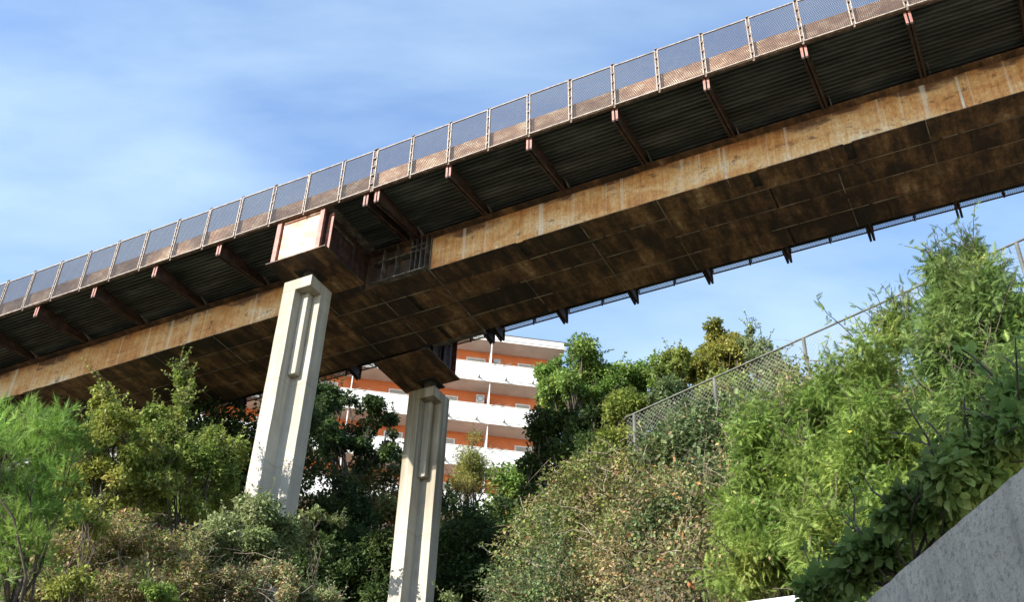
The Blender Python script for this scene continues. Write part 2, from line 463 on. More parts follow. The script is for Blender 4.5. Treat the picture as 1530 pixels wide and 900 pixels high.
def build_girder(root, s0, s1, plate_cuts, slots):
    o = root.location; L = s1 - s0; seg = max(2, int(L / 1.2))
    for n0, n1, nm in ((CN, CN + 0.025, 'near'), (NF - 0.025, NF, 'far')):
        e1 = s1 if s0 > 0 else -1.75
        m = SB(o); m.bx(s0, e1, n0, n1, -DB + 0.03, -0.13, seg); m.build('girder_web', 'weathered_cream_steel', root)
        if e1 < s1:
            m = SB(o); m.bx(e1 + 0.004, s1, n0, n1, -DB + 0.03, -0.13, 2); m.build('joint_web', 'rusted_underside_steel', root)
        m = SB(o)
        if nm == 'near': m.bx(s0, s1, n0 - 0.22, n0 + 0.3, -0.13, -0.10, seg)
        else: m.bx(s0, s1, n1 - 0.3, n1 + 0.22, -0.13, -0.10, seg)
        m.build('top_flange', 'rusted_underside_steel', root)
    # deck slab carries the walkway; ends inside the edge plates
    m = SB(o); m.bx(s0, s1, 0.125, W - 0.125, 0.135, 0.45, seg); m.build('deck_slab', 'grey_steel', root)
    # bottom of the box: plates of their own with open joints
    n_edges = [CN - 0.035, CN + 0.74, CN + 1.58, CN + 2.42, NF + 0.035]
    rr = random.Random(int(abs(s0) * 10))
    for i, (a, b) in enumerate(zip(plate_cuts[:-1], plate_cuts[1:])):
        for j in range(4):
            n0, n1 = n_edges[j], n_edges[j + 1]
            dz = rr.uniform(-0.007, 0.007)
            ga = 0.012
            a2, b2 = a + ga / 2, b - ga / 2
            off = 0
            if j in (1, 3):   # plates lie in bond
                off = min(0.9, 0.45 * (b - a)); a2 += off if a > s0 + .01 else 0; b2 += off if b < s1 - .01 else 0
            m = SB(o)
            if j == 0 and any(a2 < q < b2 for q in slots):
                q = [q for q in slots if a2 < q < b2][0]
                m.bx(a2, q - 0.11, n0 + 0.006, n1 - 0.006, -DB + dz, -DB + 0.025 + dz)
                m.bx(q + 0.11, b2, n0 + 0.006, n1 - 0.006, -DB + dz, -DB + 0.025 + dz)
                m.bx(q - 0.11, q + 0.11, n1 - 0.16, n1 - 0.006, -DB + dz, -DB + 0.025 + dz)
            else:
                m.bx(a2, b2, n0 + 0.006, n1 - 0.006, -DB + dz, -DB + 0.025 + dz, 2)
            m.build('bottom_plate', 'rusted_underside_steel', root)
    # inner floor over the joints so that no light shows through
    m = SB(o); m.bx(s0 + 0.02, s1 - 0.02, CN + 0.03, NF - 0.03, -DB + 0.06, -DB + 0.08, seg); m.build('inner_floor', 'bearing_steel', root)
    # weld beads between the plates
    for e in n_edges[1:4]:
        m = SB(o); s = s0 + 0.02
        while s < s1 - 0.3:
            l = rr.uniform(0.25, 1.1)
            if rr.random() < 0.88:
                w_ = rr.uniform(0.007, 0.017); m.bx(s, min(s + l, s1 - 0.02), e - w_, e + w_, -DB - 0.018, -DB - 0.009)
            s += l + rr.uniform(0.0, 0.12)
        tag(m.build('weld_bead', 'pale_weld', root), kind='stuff')
    for i, c in enumerate(plate_cuts[1:-1]):
        m = SB(o)
        n = CN
        while n < NF - 0.1:
            l = rr.uniform(0.2, 0.7)
            if rr.random() < 0.62: m.bx(c - rr.uniform(0.008, 0.02), c + rr.uniform(0.008, 0.02), n, min(n + l, NF), -DB - 0.017, -DB - 0.0095)
            n += l
        tag(m.build('weld_bead', 'pale_weld', root), kind='stuff')

# ------------------------------------------------------------------ right-hand span
PW = 1.2
span_r = thing('bridge_span', 'rusty steel box girder footbridge span right of the open joint, with its own mesh railing', 'bridge', Bp(10, W / 2, -DB))
S_END = 21.6
FR, WR = panel_meshes(PW - 0.05, '')
r_posts = [0.03 + PW * i for i in range(19)]
build_rails(span_r, [0.03 + PW * i for i in range(18)], PW, FR, WR)
build_posts(span_r, r_posts)
r_ribs = [0.14] + [2.4 * i for i in range(1, 10)]
build_ribs(span_r, r_ribs)
build_sheets(span_r, list(zip(r_ribs[:-1], r_ribs[1:])))
for side in (0, 1):
    n0, n1 = (0.105, 0.12) if side == 0 else (W - 0.12, W - 0.105)
    strips(span_r, 'edge_plate', 'edge_plate_rust', [0.03 + PW * i for i in range(19)], n0, n1, 0.03 if side == 0 else 0.12, 0.66)
    if side == 0: strips(span_r, 'edge_angle', 'post_rust', [0.03 + 2 * PW * i for i in range(10)], (0.02 if side == 0 else W - 0.10), (0.10 if side == 0 else W - 0.02), -0.02, 0.0)
build_girder(span_r, 0.56, S_END, [0.56, 2.8, 5.2, 7.4, 9.3, 11.9, 14.2, 16.6, 19.0, S_END], [3.4, 9.95, 12.35])
for q in (9.28, 15.1):    # pale butt straps on the web
    m = SB(span_r.location); m.bx(q - 0.03, q + 0.03, CN - 0.012, CN - 0.0005, -DB + 0.03, -0.2); m.build('butt_strap', 'pale_strap', span_r)
m = SB(span_r.location); m.bx(2.55, 2.75, CN - 0.014, CN - 0.0005, -DB + 0.03, -0.16); m.build('butt_strap', 'weathered_cream_steel', span_r)
m = SB(span_r.location); m.bx(0.545, 0.559, CN - 0.08, NF + 0.08, -DB - 0.03, -0.13); m.build('end_diaphragm', 'grey_steel', span_r)

# ------------------------------------------------------------------ left-hand span, over the piers
span_l = thing('bridge_span', 'rusty steel box girder footbridge span left of the joint, resting on the white piers', 'bridge', Bp(-10, W / 2, -DB))
WL, WS = 1.2216, 1.049
FL, WLm = panel_meshes(WL - 0.05, '')
FS, WSm = panel_meshes(WS - 0.05, '')
NL = 19
build_rails(span_l, [-0.03 - WS], WS, FS, WSm)
build_rails(span_l, [-0.03 - WS - WL * (i + 1) for i in range(NL)], WL, FL, WLm)
build_posts(span_l, [-0.03, -0.03 - WS] + [-0.03 - WS - WL * (i + 1) for i in range(NL)])
S_L = -0.03 - WS - WL * NL
l_ribs = [-0.22, -5.35] + [-5.35 - 2.443 * i for i in range(1, 8)]
build_ribs(span_l, l_ribs)
build_sheets(span_l, [(-1.45, -0.22), (-5.35, -3.3)] + [(-5.35 - 2.443 * (i + 1), -5.35 - 2.443 * i) for i in range(7)])
cuts = [-0.03, -0.03 - WS] + [-0.03 - WS - WL * (i + 1) for i in range(NL)]
cuts = cuts[::-1]
for side in (0, 1):
    n0, n1 = (0.105, 0.12) if side == 0 else (W - 0.12, W - 0.105)
    strips(span_l, 'edge_plate', 'edge_plate_rust', cuts, n0, n1, 0.03 if side == 0 else 0.12, 0.66)
    if side == 0: strips(span_l, 'edge_angle', 'post_rust', cuts[::2] + [cuts[-1]], (0.02 if side == 0 else W - 0.10), (0.10 if side == 0 else W - 0.02), -0.02, 0.0)
build_girder(span_l, S_L, 0.535, [S_L, -21.6, -19.2, -16.9, -14.4, -12.0, -9.6, -7.2, -4.9, -3.0, -1.4, 0.535], [-8.4, -15.4])
# vertical and level stiffeners of the half joint
for side in (0, 1):
    def nn(a, b): return (a, b) if side == 0 else (W - b, W - a)
    def nw(a, b): return (a, b) if side == 0 else (NF + CN - b, NF + CN - a)
    for s in (-0.98, -0.52, -0.02, 0.14, 0.30, 0.47):
        m = SB(span_l.location); m.bx(s - 0.012, s + 0.012, *nw(CN - 0.20, CN - 0.001), -DB + 0.03, -0.14); m.build('stiffener', 'joint_steel', span_l)
    for a, b, z in ((-1.3, 0.50, -0.60), (-0.05, 0.52, -0.42), (-1.3, 0.53, -DB + 0.012)):
        m = SB(span_l.location); m.bx(a, b, *nw(CN - 0.215, CN - 0.001), z - 0.012, z + 0.012); m.build('stiffener', 'joint_steel', span_l)
    # crosshead bracket over the pier
    n_face = 0.16
    zt, zb = 0.02, -1.43
    ch = SB(span_l.location); ch.bx(-3.06, -1.74, *nn(n_face, n_face + 0.03), zb, zt); face = ch.build('crosshead_face', 'face_plate_paint', span_l)
    for a, b in ((-3.22, -3.075), (-1.725, -1.585)):
        m = SB(span_l.location); m.bx(a, b, *nn(0.075, 0.16), zb, zt); m.build('flange', 'red_lead_paint', face)
        m = SB(span_l.location); m.bx(a + 0.06, a + 0.085, *nn(0.16, (CN if side == 0 else W - NF) - 0.002), zb, zt); m.build('side_plate', 'rib_red_oxide', face)
    m = SB(span_l.location); m.bx(-1.583, -1.41, *nn(0.30, 0.33), zb + 0.01, -0.10); m.build('edge_stiffener', 'red_lead_paint', face)
    for q in (0.9, 1.55):
        m = SB(span_l.location); m.bx(-1.618, -1.50, *nn(q, q + 0.02), zb + 0.01, zt - 0.02); m.build('edge_stiffener', 'rib_red_oxide', face)
    m = SB(span_l.location); m.bx(-1.618, -1.56, *nn(0.36, 1.6), -0.30, -0.28); m.build('edge_stiffener', 'grey_steel', face)
    m = SB(span_l.location); m.bx(-3.38, -1.36, *nn(0.07, 2.02), zb - 0.035, zb); m.build('base_plate', 'rusted_underside_steel', span_l)
    m = SB(span_l.location); m.bx(-3.16, -1.62, *nn(0.19, (CN if side == 0 else W - NF) - 0.002), zb + 0.002, zb + 0.05); m.build('base_stiffener', 'rib_red_oxide', face)

# ------------------------------------------------------------------ piers
def pier(s_c, n_c, label, z_base, cm='pale_concrete'):
    loc = Bp(s_c, n_c, 0); loc.z = z_base
    root = thing('concrete_pier', label, 'pier', loc, Bang(s_c), 'piers under the footbridge')
    top = H0 - 1.93 - z_base
    h = 0.475; hb = 0.36
    nx, ny = -0.035, 0.02          # inner corner of the notch on the side of the camera and the joint
    pl = [(-h, -h), (nx, -h), (nx, ny), (h, ny), (h, h), (-h, h)]
    rr = random.Random(int(n_c * 100)); zs = frange(-2.0, top - hb, 0.5); n = 6; v = []
    for z in zs:
        for x, y in pl: v.append((x + rr.uniform(-.005, .005), y + rr.uniform(-.005, .005), z))
    f = [(i * n + j, i * n + (j + 1) % n, (i + 1) * n + (j + 1) % n, (i + 1) * n + j) for i in range(len(zs) - 1) for j in range(n)]
    f += [tuple(range(n))[::-1], tuple((len(zs) - 1) * n + j for j in range(n))]
    m = MB(); m.add(v, f); m.build('shaft', cm, root, bevel=0.012)
    m = MB(); m.box(-h, h, -h, h, top - hb - 0.001, top); m.build('head_block', cm, root, bevel=0.015)
    m = MB(); m.box(nx + 0.003, nx + 0.255, ny - 0.215, ny - 0.003, top - 3.0, top - hb - 0.003); m.build('corner_fill', cm, root, bevel=0.03)
    # lift joints: slightly proud mortar lines
    b = MB(); b.box(-0.30, 0.30, -0.30, 0.30, top, top + 0.06); b.build('bearing_pad', 'bearing_steel', root)
    b = MB(); b.tube([(0, 0, top + 0.06), (0, 0, top + 0.42)], 0.2, 16); b.build('bearing_pot', 'bearing_steel', root)
    b = MB(); b.box(-0.33, 0.33, -0.36, 0.36, top + 0.42, top + 0.462); b.build('bearing_plate', 'bearing_steel', root)
    return root
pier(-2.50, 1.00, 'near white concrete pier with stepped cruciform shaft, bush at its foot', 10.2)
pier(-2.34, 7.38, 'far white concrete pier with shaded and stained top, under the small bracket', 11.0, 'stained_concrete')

# ------------------------------------------------------------------ terrain
def lerp_tab(x, tab):
    xs = [a for a, b in tab]; ys = [b for a, b in tab]
    return np.interp(x, xs, ys)
BASE = [(0, 0), (7, 0), (12, 2.2), (26, 10.6), (31, 12.5), (36, 14.7), (41, 19.0), (52, 25.6), (60, 28.6), (75, 30), (200, 32), (4000, 32)]
F_A = np.array([1.0, 25.85]); F_D = np.array([0.682, -0.731]); F_N = np.array([-0.731, -0.682])   # fence foot line, its direction, and towards the camera
BANK = [(-60, 19), (-12, 16.2), (-3, 14.1), (0, 13.7), (0.7, 13.2), (1.6, 11.8), (3.2, 8.9), (5.2, 5.4), (8, 2.4), (11, 0.3), (14, 0)]
def sstep(x, a, b):
    t = np.clip((x - a) / (b - a), 0, 1); return t * t * (3 - 2 * t)
def ground(x, y):
    x = np.asarray(x, float); y = np.asarray(y, float)
    r = np.hypot(x, y); az = np.degrees(np.arctan2(x, y))
    front = 1 - sstep(np.abs(az + 5), 55, 95)
    z = lerp_tab(r, BASE) * front
    px = x - F_A[0]; py = y - F_A[1]
    t = px * F_D[0] + py * F_D[1]; d = px * F_N[0] + py * F_N[1]
    tk = t - 0.8 * np.maximum(d, 0)     # the bank's left end runs askew
    edge = d + 2.0 * (1 - sstep(tk, -2.0, 0.8))
    b = lerp_tab(edge, BANK) * sstep(tk, -3.6, 0.2) * (1 - sstep(t, 26, 60))
    z = np.maximum(z, b)
    z = z + 0.12 * np.sin(x * 1.7 + y * 0.6) * np.sin(y * 1.3 - x * 0.4) * np.clip((z - 0.3) / 2, 0, 1)
    return z
def gpt(x, y): return Vector((x, y, float(ground(x, y))))

m_, t_, b_ = mat('hillside_earth')
v_ = coord(t_, 'Object')
nn_ = noise(t_, v_, 1.3, 7, 0.7)
c_ = ramp(t_, nn_, [(0.3, (0.030, 0.026, 0.016)), (0.5, (0.075, 0.058, 0.035)), (0.7, (0.13, 0.10, 0.065))])
c_ = mixc(t_, ramp(t_, noise(t_, v_, 0.5, 5), [(0.45, g(0)), (0.6, g(0.7))]), c_, (0.045, 0.055, 0.022))
ln_ = t_.nodes.new('ShaderNodeSeparateXYZ'); t_.links.new(v_, ln_.inputs[0])
md_ = node(t_, 'ShaderNodeMath', operation='DIVIDE'); t_.links.new(ln_.outputs['Y'], md_.inputs[0]); md_.inputs[1].default_value = 60.0
bounce_ = ramp(t_, nn_, [(0.3, (0.24, 0.20, 0.13)), (0.6, (0.34, 0.29, 0.20)), (0.75, (0.42, 0.38, 0.29))])   # near ground made pale to bounce sunlight up onto the girder
c_ = mixc(t_, ramp(t_, md_.outputs[0], [(0.12, g(1)), (0.20, g(0))]), c_, bounce_)
t_.links.new(c_, b_.inputs['Base Color']); b_.inputs['Roughness'].default_value = 0.95
bump(t_, b_, noise(t_, v_, 6, 6, 0.7), 0.8, 0.1)

def np_mesh(name, verts, faces, material, smooth=False):
    me = bpy.data.meshes.new(name)
    nv, nf = len(verts), len(faces); k = faces.shape[1]
    me.vertices.add(nv); me.vertices.foreach_set('co', np.ascontiguousarray(verts, np.float32).ravel())
    me.loops.add(nf * k); me.loops.foreach_set('vertex_index', np.ascontiguousarray(faces, np.int32).ravel())
    me.polygons.add(nf); me.polygons.foreach_set('loop_start', np.arange(0, nf * k, k, dtype=np.int32))
    me.polygons.foreach_set('loop_total', np.full(nf, k, np.int32))
    if smooth: me.polygons.foreach_set('use_smooth', np.ones(nf, bool))
    me.materials.append(MATS[material]); me.update(calc_edges=True); me.validate()
    return me
gx = np.concatenate([-np.geomspace(70, 3000, 14)[::-1], np.linspace(-68, 68, 171), np.geomspace(70, 3000, 14)])
gy = np.concatenate([-np.geomspace(20, 3000, 12)[::-1], np.linspace(-18, 90, 136), np.geomspace(92, 3000, 12)])
XX, YY = np.meshgrid(gx, gy); ZZ = ground(XX, YY)
vv = np.stack([XX.ravel(), YY.ravel(), ZZ.ravel()], 1); nxx = len(gx); nyy = len(gy)
ii = (np.arange(nyy - 1)[:, None] * nxx + np.arange(nxx - 1)[None]).ravel()
ff = np.stack([ii, ii + 1, ii + nxx + 1, ii + nxx], 1)
tag(link('hillside', np_mesh('hillside', vv, ff, 'hillside_earth', True)), 'steep earth hillside rising from the road under the scrub', None, None, 'structure')
m = MB(); m.box(-3.2, 1.2, -40, 6.3, 0.005, 0.012)
tag(m.build('road', 'asphalt'), 'dark asphalt road at the foot of the slope', None, None, 'structure')

# ------------------------------------------------------------------ grey retaining wall at the right, near the camera
wa, wb = at(1296, 899, 6.15), at(1530, 690, 4.83)
dv_ = (wb - wa); dv_.z = 0; dv_.normalize(); nr_ = Vector((dv_.y, -dv_.x, 0))
if nr_.x < 0: nr_ = -nr_
root = thing('retaining_wall', 'grey weathered concrete retaining wall in shade, leafy vines spilling over its top', 'wall', (wa.x, wa.y, 0))
p0 = wa - dv_ * 0.02; p1 = wb + dv_ * 5.5
hw = wa.z
rw = random.Random(3)
def wall_strip(q0, q1, zb, z_at, th, name, material, bev=0):
    m = MB(); L = (q1 - q0).length; n = 90
    vs = []
    for i in range(n + 1):
        c = q0 + (q1 - q0) * (i / n); jit = rw.uniform(-0.005, 0.005)
        for (o_, z) in ((0, zb), (0, z_at(i / n) - 0.025 + jit), (0.03, z_at(i / n) + jit), (th, z_at(i / n) + rw.uniform(-.01, .01)), (th, zb)):
            vs.append((c.x + nr_.x * o_ - wa.x, c.y + nr_.y * o_ - wa.y, z))
    f = []
    for i in range(n):
        for j in range(5): f.append((i * 5 + j, i * 5 + (j + 1) % 5, (i + 1) * 5 + (j + 1) % 5, (i + 1) * 5 + j))
    f += [(4, 3, 2, 1, 0), tuple(n * 5 + j for j in range(5))]
    m.add(vs, f); return m.build(name, material, root)
wz = (wb.z - wa.z) / (wb - wa).length if False else 0.0
wall_strip(p0, p1, -0.3, lambda u: hw + 0.03, 0.4, 'wall_body', 'grey_wall_concrete')

# ------------------------------------------------------------------ apartment building on the hill
def flat_mat(name, c, rough=0.8, var=0.12, scale=1.2):
    c1 = tuple(x * (1 - var) for x in c); c2 = tuple(min(0.85, x * (1 + var)) for x in c)
    return m_simple(name, c1, c, c2, scale, rough, 'Object', (1, 1, 1), 0, 0.1)
flat_mat('orange_plaster', (0.62, 0.175, 0.055)); flat_mat('white_plaster', (0.50, 0.50, 0.49), 0.8, 0.07); flat_mat('soffit_plaster', (0.56, 0.54, 0.50))
flat_mat('window_frame_white', (0.70, 0.70, 0.68), 0.5, 0.05); flat_mat('roller_shutter', (0.42, 0.38, 0.32), 0.6); flat_mat('dark_pipe', (0.10, 0.09, 0.08), 0.5)
flat_mat('light_post', (0.55, 0.56, 0.57), 0.5)
m_, t_, b_ = mat('window_glass'); b_.inputs['Base Color'].default_value = (0.03, 0.035, 0.04, 1); b_.inputs['Roughness'].default_value = 0.08
A = at(845, 513, 1.0); dA = sight(845, 513); kA = 61.0 / dA.y
A = Vector((dA.x * kA, 61.0, EYE + dA.z * kA))
bl = thing('apartment_building', 'orange apartment block with long white balconies on the hilltop behind the bridge', 'building', A - Vector((0, 0, 18.0)), R(8))
ZB = 18.0
def bpart(name, material, boxes, parent=bl):
    m = MB()
    for bx_ in boxes: m.box(bx_[0], bx_[1], bx_[2], bx_[3], ZB + bx_[4], ZB + bx_[5])
    return m.build(name, material, parent)
XL = -31.0
bpart('wall', 'orange_plaster', [(XL, -0.9, 1.45, 12.0, -18.0, -0.52)])
roof = bpart('roof', 'white_plaster', [(XL - .3, 0.0, 0.0, 13.0, -0.36, 0.0)])
bpart('roof_soffit', 'soffit_plaster', [(XL - .28, -0.02, 0.03, 13.0, -0.50, -0.362)], roof)
bpart('chimney', 'white_plaster', [(-5.3, -3.6, 2.4, 3.6, 0.002, 0.75)], roof)
bpart('roof_flashing', 'dark_pipe', [(XL - .32, 0.03, -0.03, 0.02, 0.002, 0.04)], roof)
for k in range(5):
    zt = -2.28 - 3.02 * k
    bal = bpart('balcony', 'white_plaster', [(XL - .2, -0.35, 0.0, 0.11, zt - 1.12, zt)])
    bpart('slab', 'soffit_plaster', [(XL - .2, -0.36, 0.02, 1.448, zt - 1.30, zt - 1.122)], bal)
    bpart('end_parapet', 'white_plaster', [(-0.46, -0.352, 0.112, 1.448, zt - 1.118, zt)], bal)
    bpart('coping', 'soffit_plaster', [(XL - .22, -0.32, -0.02, 0.13, zt + 0.002, zt + 0.04)], bal)
    x = -2.1
    while x > XL:
        m = MB(); m.bar((x, -0.001, ZB + zt - 1.06), (x + 0.05, -0.22, ZB + zt - 1.12), 0.07); m.bar((x + 0.05, -0.2, ZB + zt - 1.16), (x + 0.05, -0.2, ZB + zt - 0.98), 0.05); m.build('spout', 'dark_pipe', bal)
        x -= 1.7
    for x in (-4.75, -13.2, -21.6, -29.0):
        m = MB(); m.box(x - 0.03, x + 0.03, 0.14, 0.20, ZB + zt + 0.045, ZB + zt + 1.76); m.build('divider_post', 'light_post', bal)
        m = MB(); m.box(x - 0.012, x + 0.012, 0.55, 1.44, ZB + zt + 0.1, ZB + zt + 1.4); m.build('divider_panel', 'light_post', bal)
        for q in (0.15, 0.75):
            m = MB(); m.bar((x + q, 0.0, ZB + zt - 0.02), (x + q + 0.45, -0.75, ZB + zt - 0.28), 0.03); m.build('clothes_line_bar', 'dark_pipe', bal)
    # windows on the wall behind
    wl = [(-2.85, -1.75, 1.22)] if k != 1 else [(-2.9, -1.95, 1.20)]
    wl += [(-6.2, -4.95, 1.24)] if k == 0 else [(-7.35, -6.55, 1.22)]
    wl += [(x, x + 1.15, 1.22) for x in (-10.9, -15.2, -18.6, -23.0, -26.5)]
    for x0, x1, hh in wl:
        wf = MB(); fz0, fz1 = ZB + zt - 0.5, ZB + zt + hh
        for bxx in ((x0, x1, 1.40, 1.449, fz1 - 0.07, fz1), (x0, x0 + 0.07, 1.40, 1.449, fz0, fz1 - 0.07), (x1 - 0.07, x1, 1.40, 1.449, fz0, fz1 - 0.07), (x0 - 0.05, x1 + 0.05, 1.34, 1.449, fz0 - 0.06, fz0)):
            wf.box(*bxx)
        w_o = wf.build('window', 'window_frame_white', bl)
        gl = MB(); gl.box(x0 + 0.07, x1 - 0.07, 1.425, 1.447, fz0, fz1 - 0.07 - 0.55); gl.build('pane', 'window_glass', w_o)
        sh = MB()
        for q in range(9): sh.box(x0 + 0.07, x1 - 0.07, 1.405, 1.445, fz1 - 0.07 - 0.062 * (q + 1) + 0.008, fz1 - 0.07 - 0.062 * q)
        sh.build('shutter', 'roller_shutter', w_o)
    if k == 1:
        m = MB(); m.box(-5.45, -4.95, 0.95, 1.3, ZB + zt + 0.72, ZB + zt + 1.26); ac = m.build('air_conditioner', 'white_plaster', bl)
        m = MB(); m.tube([(-5.2 + 0.19 * math.cos(q * math.pi / 8), 0.94, ZB + zt + 0.99 + 0.19 * math.sin(q * math.pi / 8)) for q in range(17)], 0.015, 5); m.build('fan_guard', 'dark_pipe', ac)
        m = MB(); m.box(-5.46, -4.94, 1.301, 1.449, ZB + zt + 0.66, ZB + zt + 0.715); m.build('bracket', 'dark_pipe', ac)
    if k == 0:
        bpart('wall_lamp', 'white_plaster', [(-4.45, -4.0, 1.2, 1.449, zt + 0.95, zt + 1.22)])

# ------------------------------------------------------------------ added house, out of view behind the camera, to shade the grey wall
hs = thing('added_shade_house', 'added unseen plaster house behind the viewpoint, put there to shade the grey wall', 'house', (-12.2, -3.2, 0), R(30))
m = MB(); m.box(-4, 4, -5.5, 6.2, -0.3, 11.6); m.build('wall', 'white_plaster', hs)
m = MB(); m.prism([(-6.0, 11.602), (6.7, 11.602), (0.35, 13.6)], -4.5, 4.5); m.build('roof', 'orange_plaster', hs)
for fl_ in range(3):
    for q in (-3.6, 0.0, 3.6):
        m = MB(); m.box(4.002, 4.06, q - 0.55, q + 0.55, 1.4 + 3.6 * fl_, 3.0 + 3.6 * fl_); w_o = m.build('window', 'window_frame_white', hs)
        m = MB(); m.box(4.061, 4.075, q - 0.47, q + 0.47, 1.48 + 3.6 * fl_, 2.92 + 3.6 * fl_); m.build('pane', 'window_glass', w_o)

# ------------------------------------------------------------------ chain-link fence on top of the bank
HF = 14.0
fp = []
for q in ((900, 645), (935, 628), (1067, 565), (1200, 505), (1345, 437), (1530, 357), (1680, 290)):
    d_ = sight(*q); fp.append(Vector((d_.x * HF / d_.z, d_.y * HF / d_.z, EYE + HF)))
fa, fb = fp[2], fp[5]
fd = (fb - fa).normalized(); sp = (fp[3] - fp[2]).length
fn = thing('chain_link_fence', 'sagging chain link fence with pipe top rail along the crest of the bramble bank', 'fence', (fa.x, fa.y, fa.z - 2.0))
def fl(v): return v - fn.location
m = MB(); m.tube([fl(fa - fd * sp * 1.12), fl(fa - fd * sp), fl(fa), fl(fa + fd * sp), fl(fa + fd * sp * 2), fl(fa + fd * sp * 3.3), fl(fa + fd * sp * 5)], 0.024, 8)
m.build('top_rail', 'fence_steel', fn, smooth=True)
for i in range(-1, 5):
    p = fa + fd * sp * i; m = MB(); m.tube([fl(p) + Vector((0, 0, -2.1)), fl(p) + Vector((0, 0, -0.03))], 0.04, 8)
    m.build('post', 'fence_steel', fn, smooth=True)
hh = 1.9
for i in range(-1, 5):
    m = MB(); pp = 0.11
    a0 = -1.1 * sp if i == -1 else i * sp; a1 = (i + 1) * sp
    Ls = a1 - a0; n = int((Ls + hh) / pp)
    for sg in (1, -1):
        for q in range(n + 1):
            xa = -hh + q * pp if sg > 0 else q * pp
            xb = xa + sg * hh
            t0, t1 = 0.0, 1.0
            lo, hi = (0 - xa) / (xb - xa), (Ls - xa) / (xb - xa)
            if lo > hi: lo, hi = hi, lo
            t0, t1 = max(0, lo), min(1, hi)
            if t1 - t0 < 0.02: continue
            c0 = fl(fa + fd * (a0 + xa + (xb - xa) * t0)) + Vector((0, 0, -0.05 - hh + hh * t0))
            c1 = fl(fa + fd * (a0 + xa + (xb - xa) * t1)) + Vector((0, 0, -0.05 - hh + hh * t1))
            m.bar(c0, c1, 0.004, 0.004)
    m.build('wire_mesh', 'mesh_steel', fn)

# ------------------------------------------------------------------ foliage
def leaf_mat(name, stops, trans=0.3, rough=0.55, spec=0.25, clump=0.35):
    trans += 0.08; k_ = 1.28
    stops = [(p, tuple(min(0.7, x * k_) for x in c)) for p, c in stops]
    m = bpy.data.materials.new(name); m.use_nodes = True; MATS[name] = m
    t = m.node_tree; b = t.nodes['Principled BSDF']; out = t.nodes['Material Output']
    geo = t.nodes.new('ShaderNodeNewGeometry')
    v = coord(t, 'Object')
    fa_ = node(t, 'ShaderNodeMath', operation='MULTIPLY_ADD'); t.links.new(noise(t, coord(t, 'Object', (1, 1, 1), (11, 5, 2)), 1.1, 4, 0.6), fa_.inputs[0]); fa_.inputs[1].default_value = 2.0; fa_.inputs[2].default_value = -0.78
    fb_ = node(t, 'ShaderNodeMath', operation='MULTIPLY_ADD', use_clamp=True); t.links.new(geo.outputs['Random Per Island'], fb_.inputs[0]); fb_.inputs[1].default_value = 0.55; t.links.new(fa_.outputs[0], fb_.inputs[2])
    a = ramp(t, fb_.outputs[0], stops)
    n = noise(t, v, 1.3, 3, 0.5)
    hsv = t.nodes.new('ShaderNodeHueSaturation')
    val = ramp(t, n, [(0.3, g(1 - clump)), (0.7, g(1 + clump))]); t.links.new(val, hsv.inputs['Value'])
    hue = ramp(t, noise(t, coord(t, 'Object', (1, 1, 1), (7, 3, 1)), 0.7, 2), [(0.3, g(0.485)), (0.7, g(0.512))]); t.links.new(hue, hsv.inputs['Hue'])
    t.links.new(a, hsv.inputs['Color'])
    t.links.new(hsv.outputs[0], b.inputs['Base Color'])
    b.inputs['Roughness'].default_value = rough; b.inputs['Specular IOR Level'].default_value = spec
    tr = t.nodes.new('ShaderNodeBsdfTranslucent'); t.links.new(hsv.outputs[0], tr.inputs['Color'])
    mx_ = t.nodes.new('ShaderNodeMixShader'); mx_.inputs[0].default_value = trans
    t.links.new(b.outputs[0], mx_.inputs[1]); t.links.new(tr.outputs[0], mx_.inputs[2]); t.links.new(mx_.outputs[0], out.inputs[0])
leaf_mat('pine_needles', [(0, (0.055, 0.115, 0.020)), (0.5, (0.13, 0.235, 0.042)), (1, (0.24, 0.34, 0.075))], 0.35, clump=0.5)
leaf_mat('elm_yellow_green', [(0, (0.085, 0.115, 0.018)), (0.5, (0.175, 0.205, 0.040)), (0.88, (0.27, 0.275, 0.065)), (1, (0.34, 0.26, 0.08))])
leaf_mat('elm_green', [(0, (0.065, 0.10, 0.020)), (0.5, (0.13, 0.175, 0.036)), (0.9, (0.21, 0.24, 0.06)), (1, (0.30, 0.25, 0.09))])
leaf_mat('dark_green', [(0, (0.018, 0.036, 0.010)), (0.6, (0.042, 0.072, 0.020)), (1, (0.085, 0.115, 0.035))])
leaf_mat('fresh_green', [(0, (0.055, 0.10, 0.020)), (0.5, (0.11, 0.18, 0.036)), (1, (0.20, 0.27, 0.06))])
leaf_mat('grey_green', [(0, (0.065, 0.090, 0.034)), (0.5, (0.14, 0.18, 0.070)), (0.9, (0.23, 0.27, 0.13)), (1, (0.32, 0.28, 0.17))])
leaf_mat('ivy_green', [(0, (0.035, 0.060, 0.024)), (0.5, (0.085, 0.125, 0.050)), (0.97, (0.15, 0.195, 0.085)), (1, (0.28, 0.20, 0.09))], clump=0.55)
leaf_mat('olive_yellow', [(0, (0.085, 0.098, 0.018)), (0.5, (0.175, 0.182, 0.036)), (1, (0.29, 0.275, 0.075))])
leaf_mat('dry_brown', [(0, (0.12, 0.075, 0.040)), (0.5, (0.195, 0.142, 0.070)), (0.85, (0.265, 0.20, 0.105)), (1, (0.42, 0.24, 0.11))], 0.25, clump=0.6)
leaf_mat('dry_mixed', [(0, (0.075, 0.095, 0.030)), (0.50, (0.135, 0.155, 0.055)), (0.75, (0.195, 0.168, 0.075)), (0.92, (0.25, 0.185, 0.10)), (1, (0.30, 0.17, 0.085))], 0.25, clump=0.6)
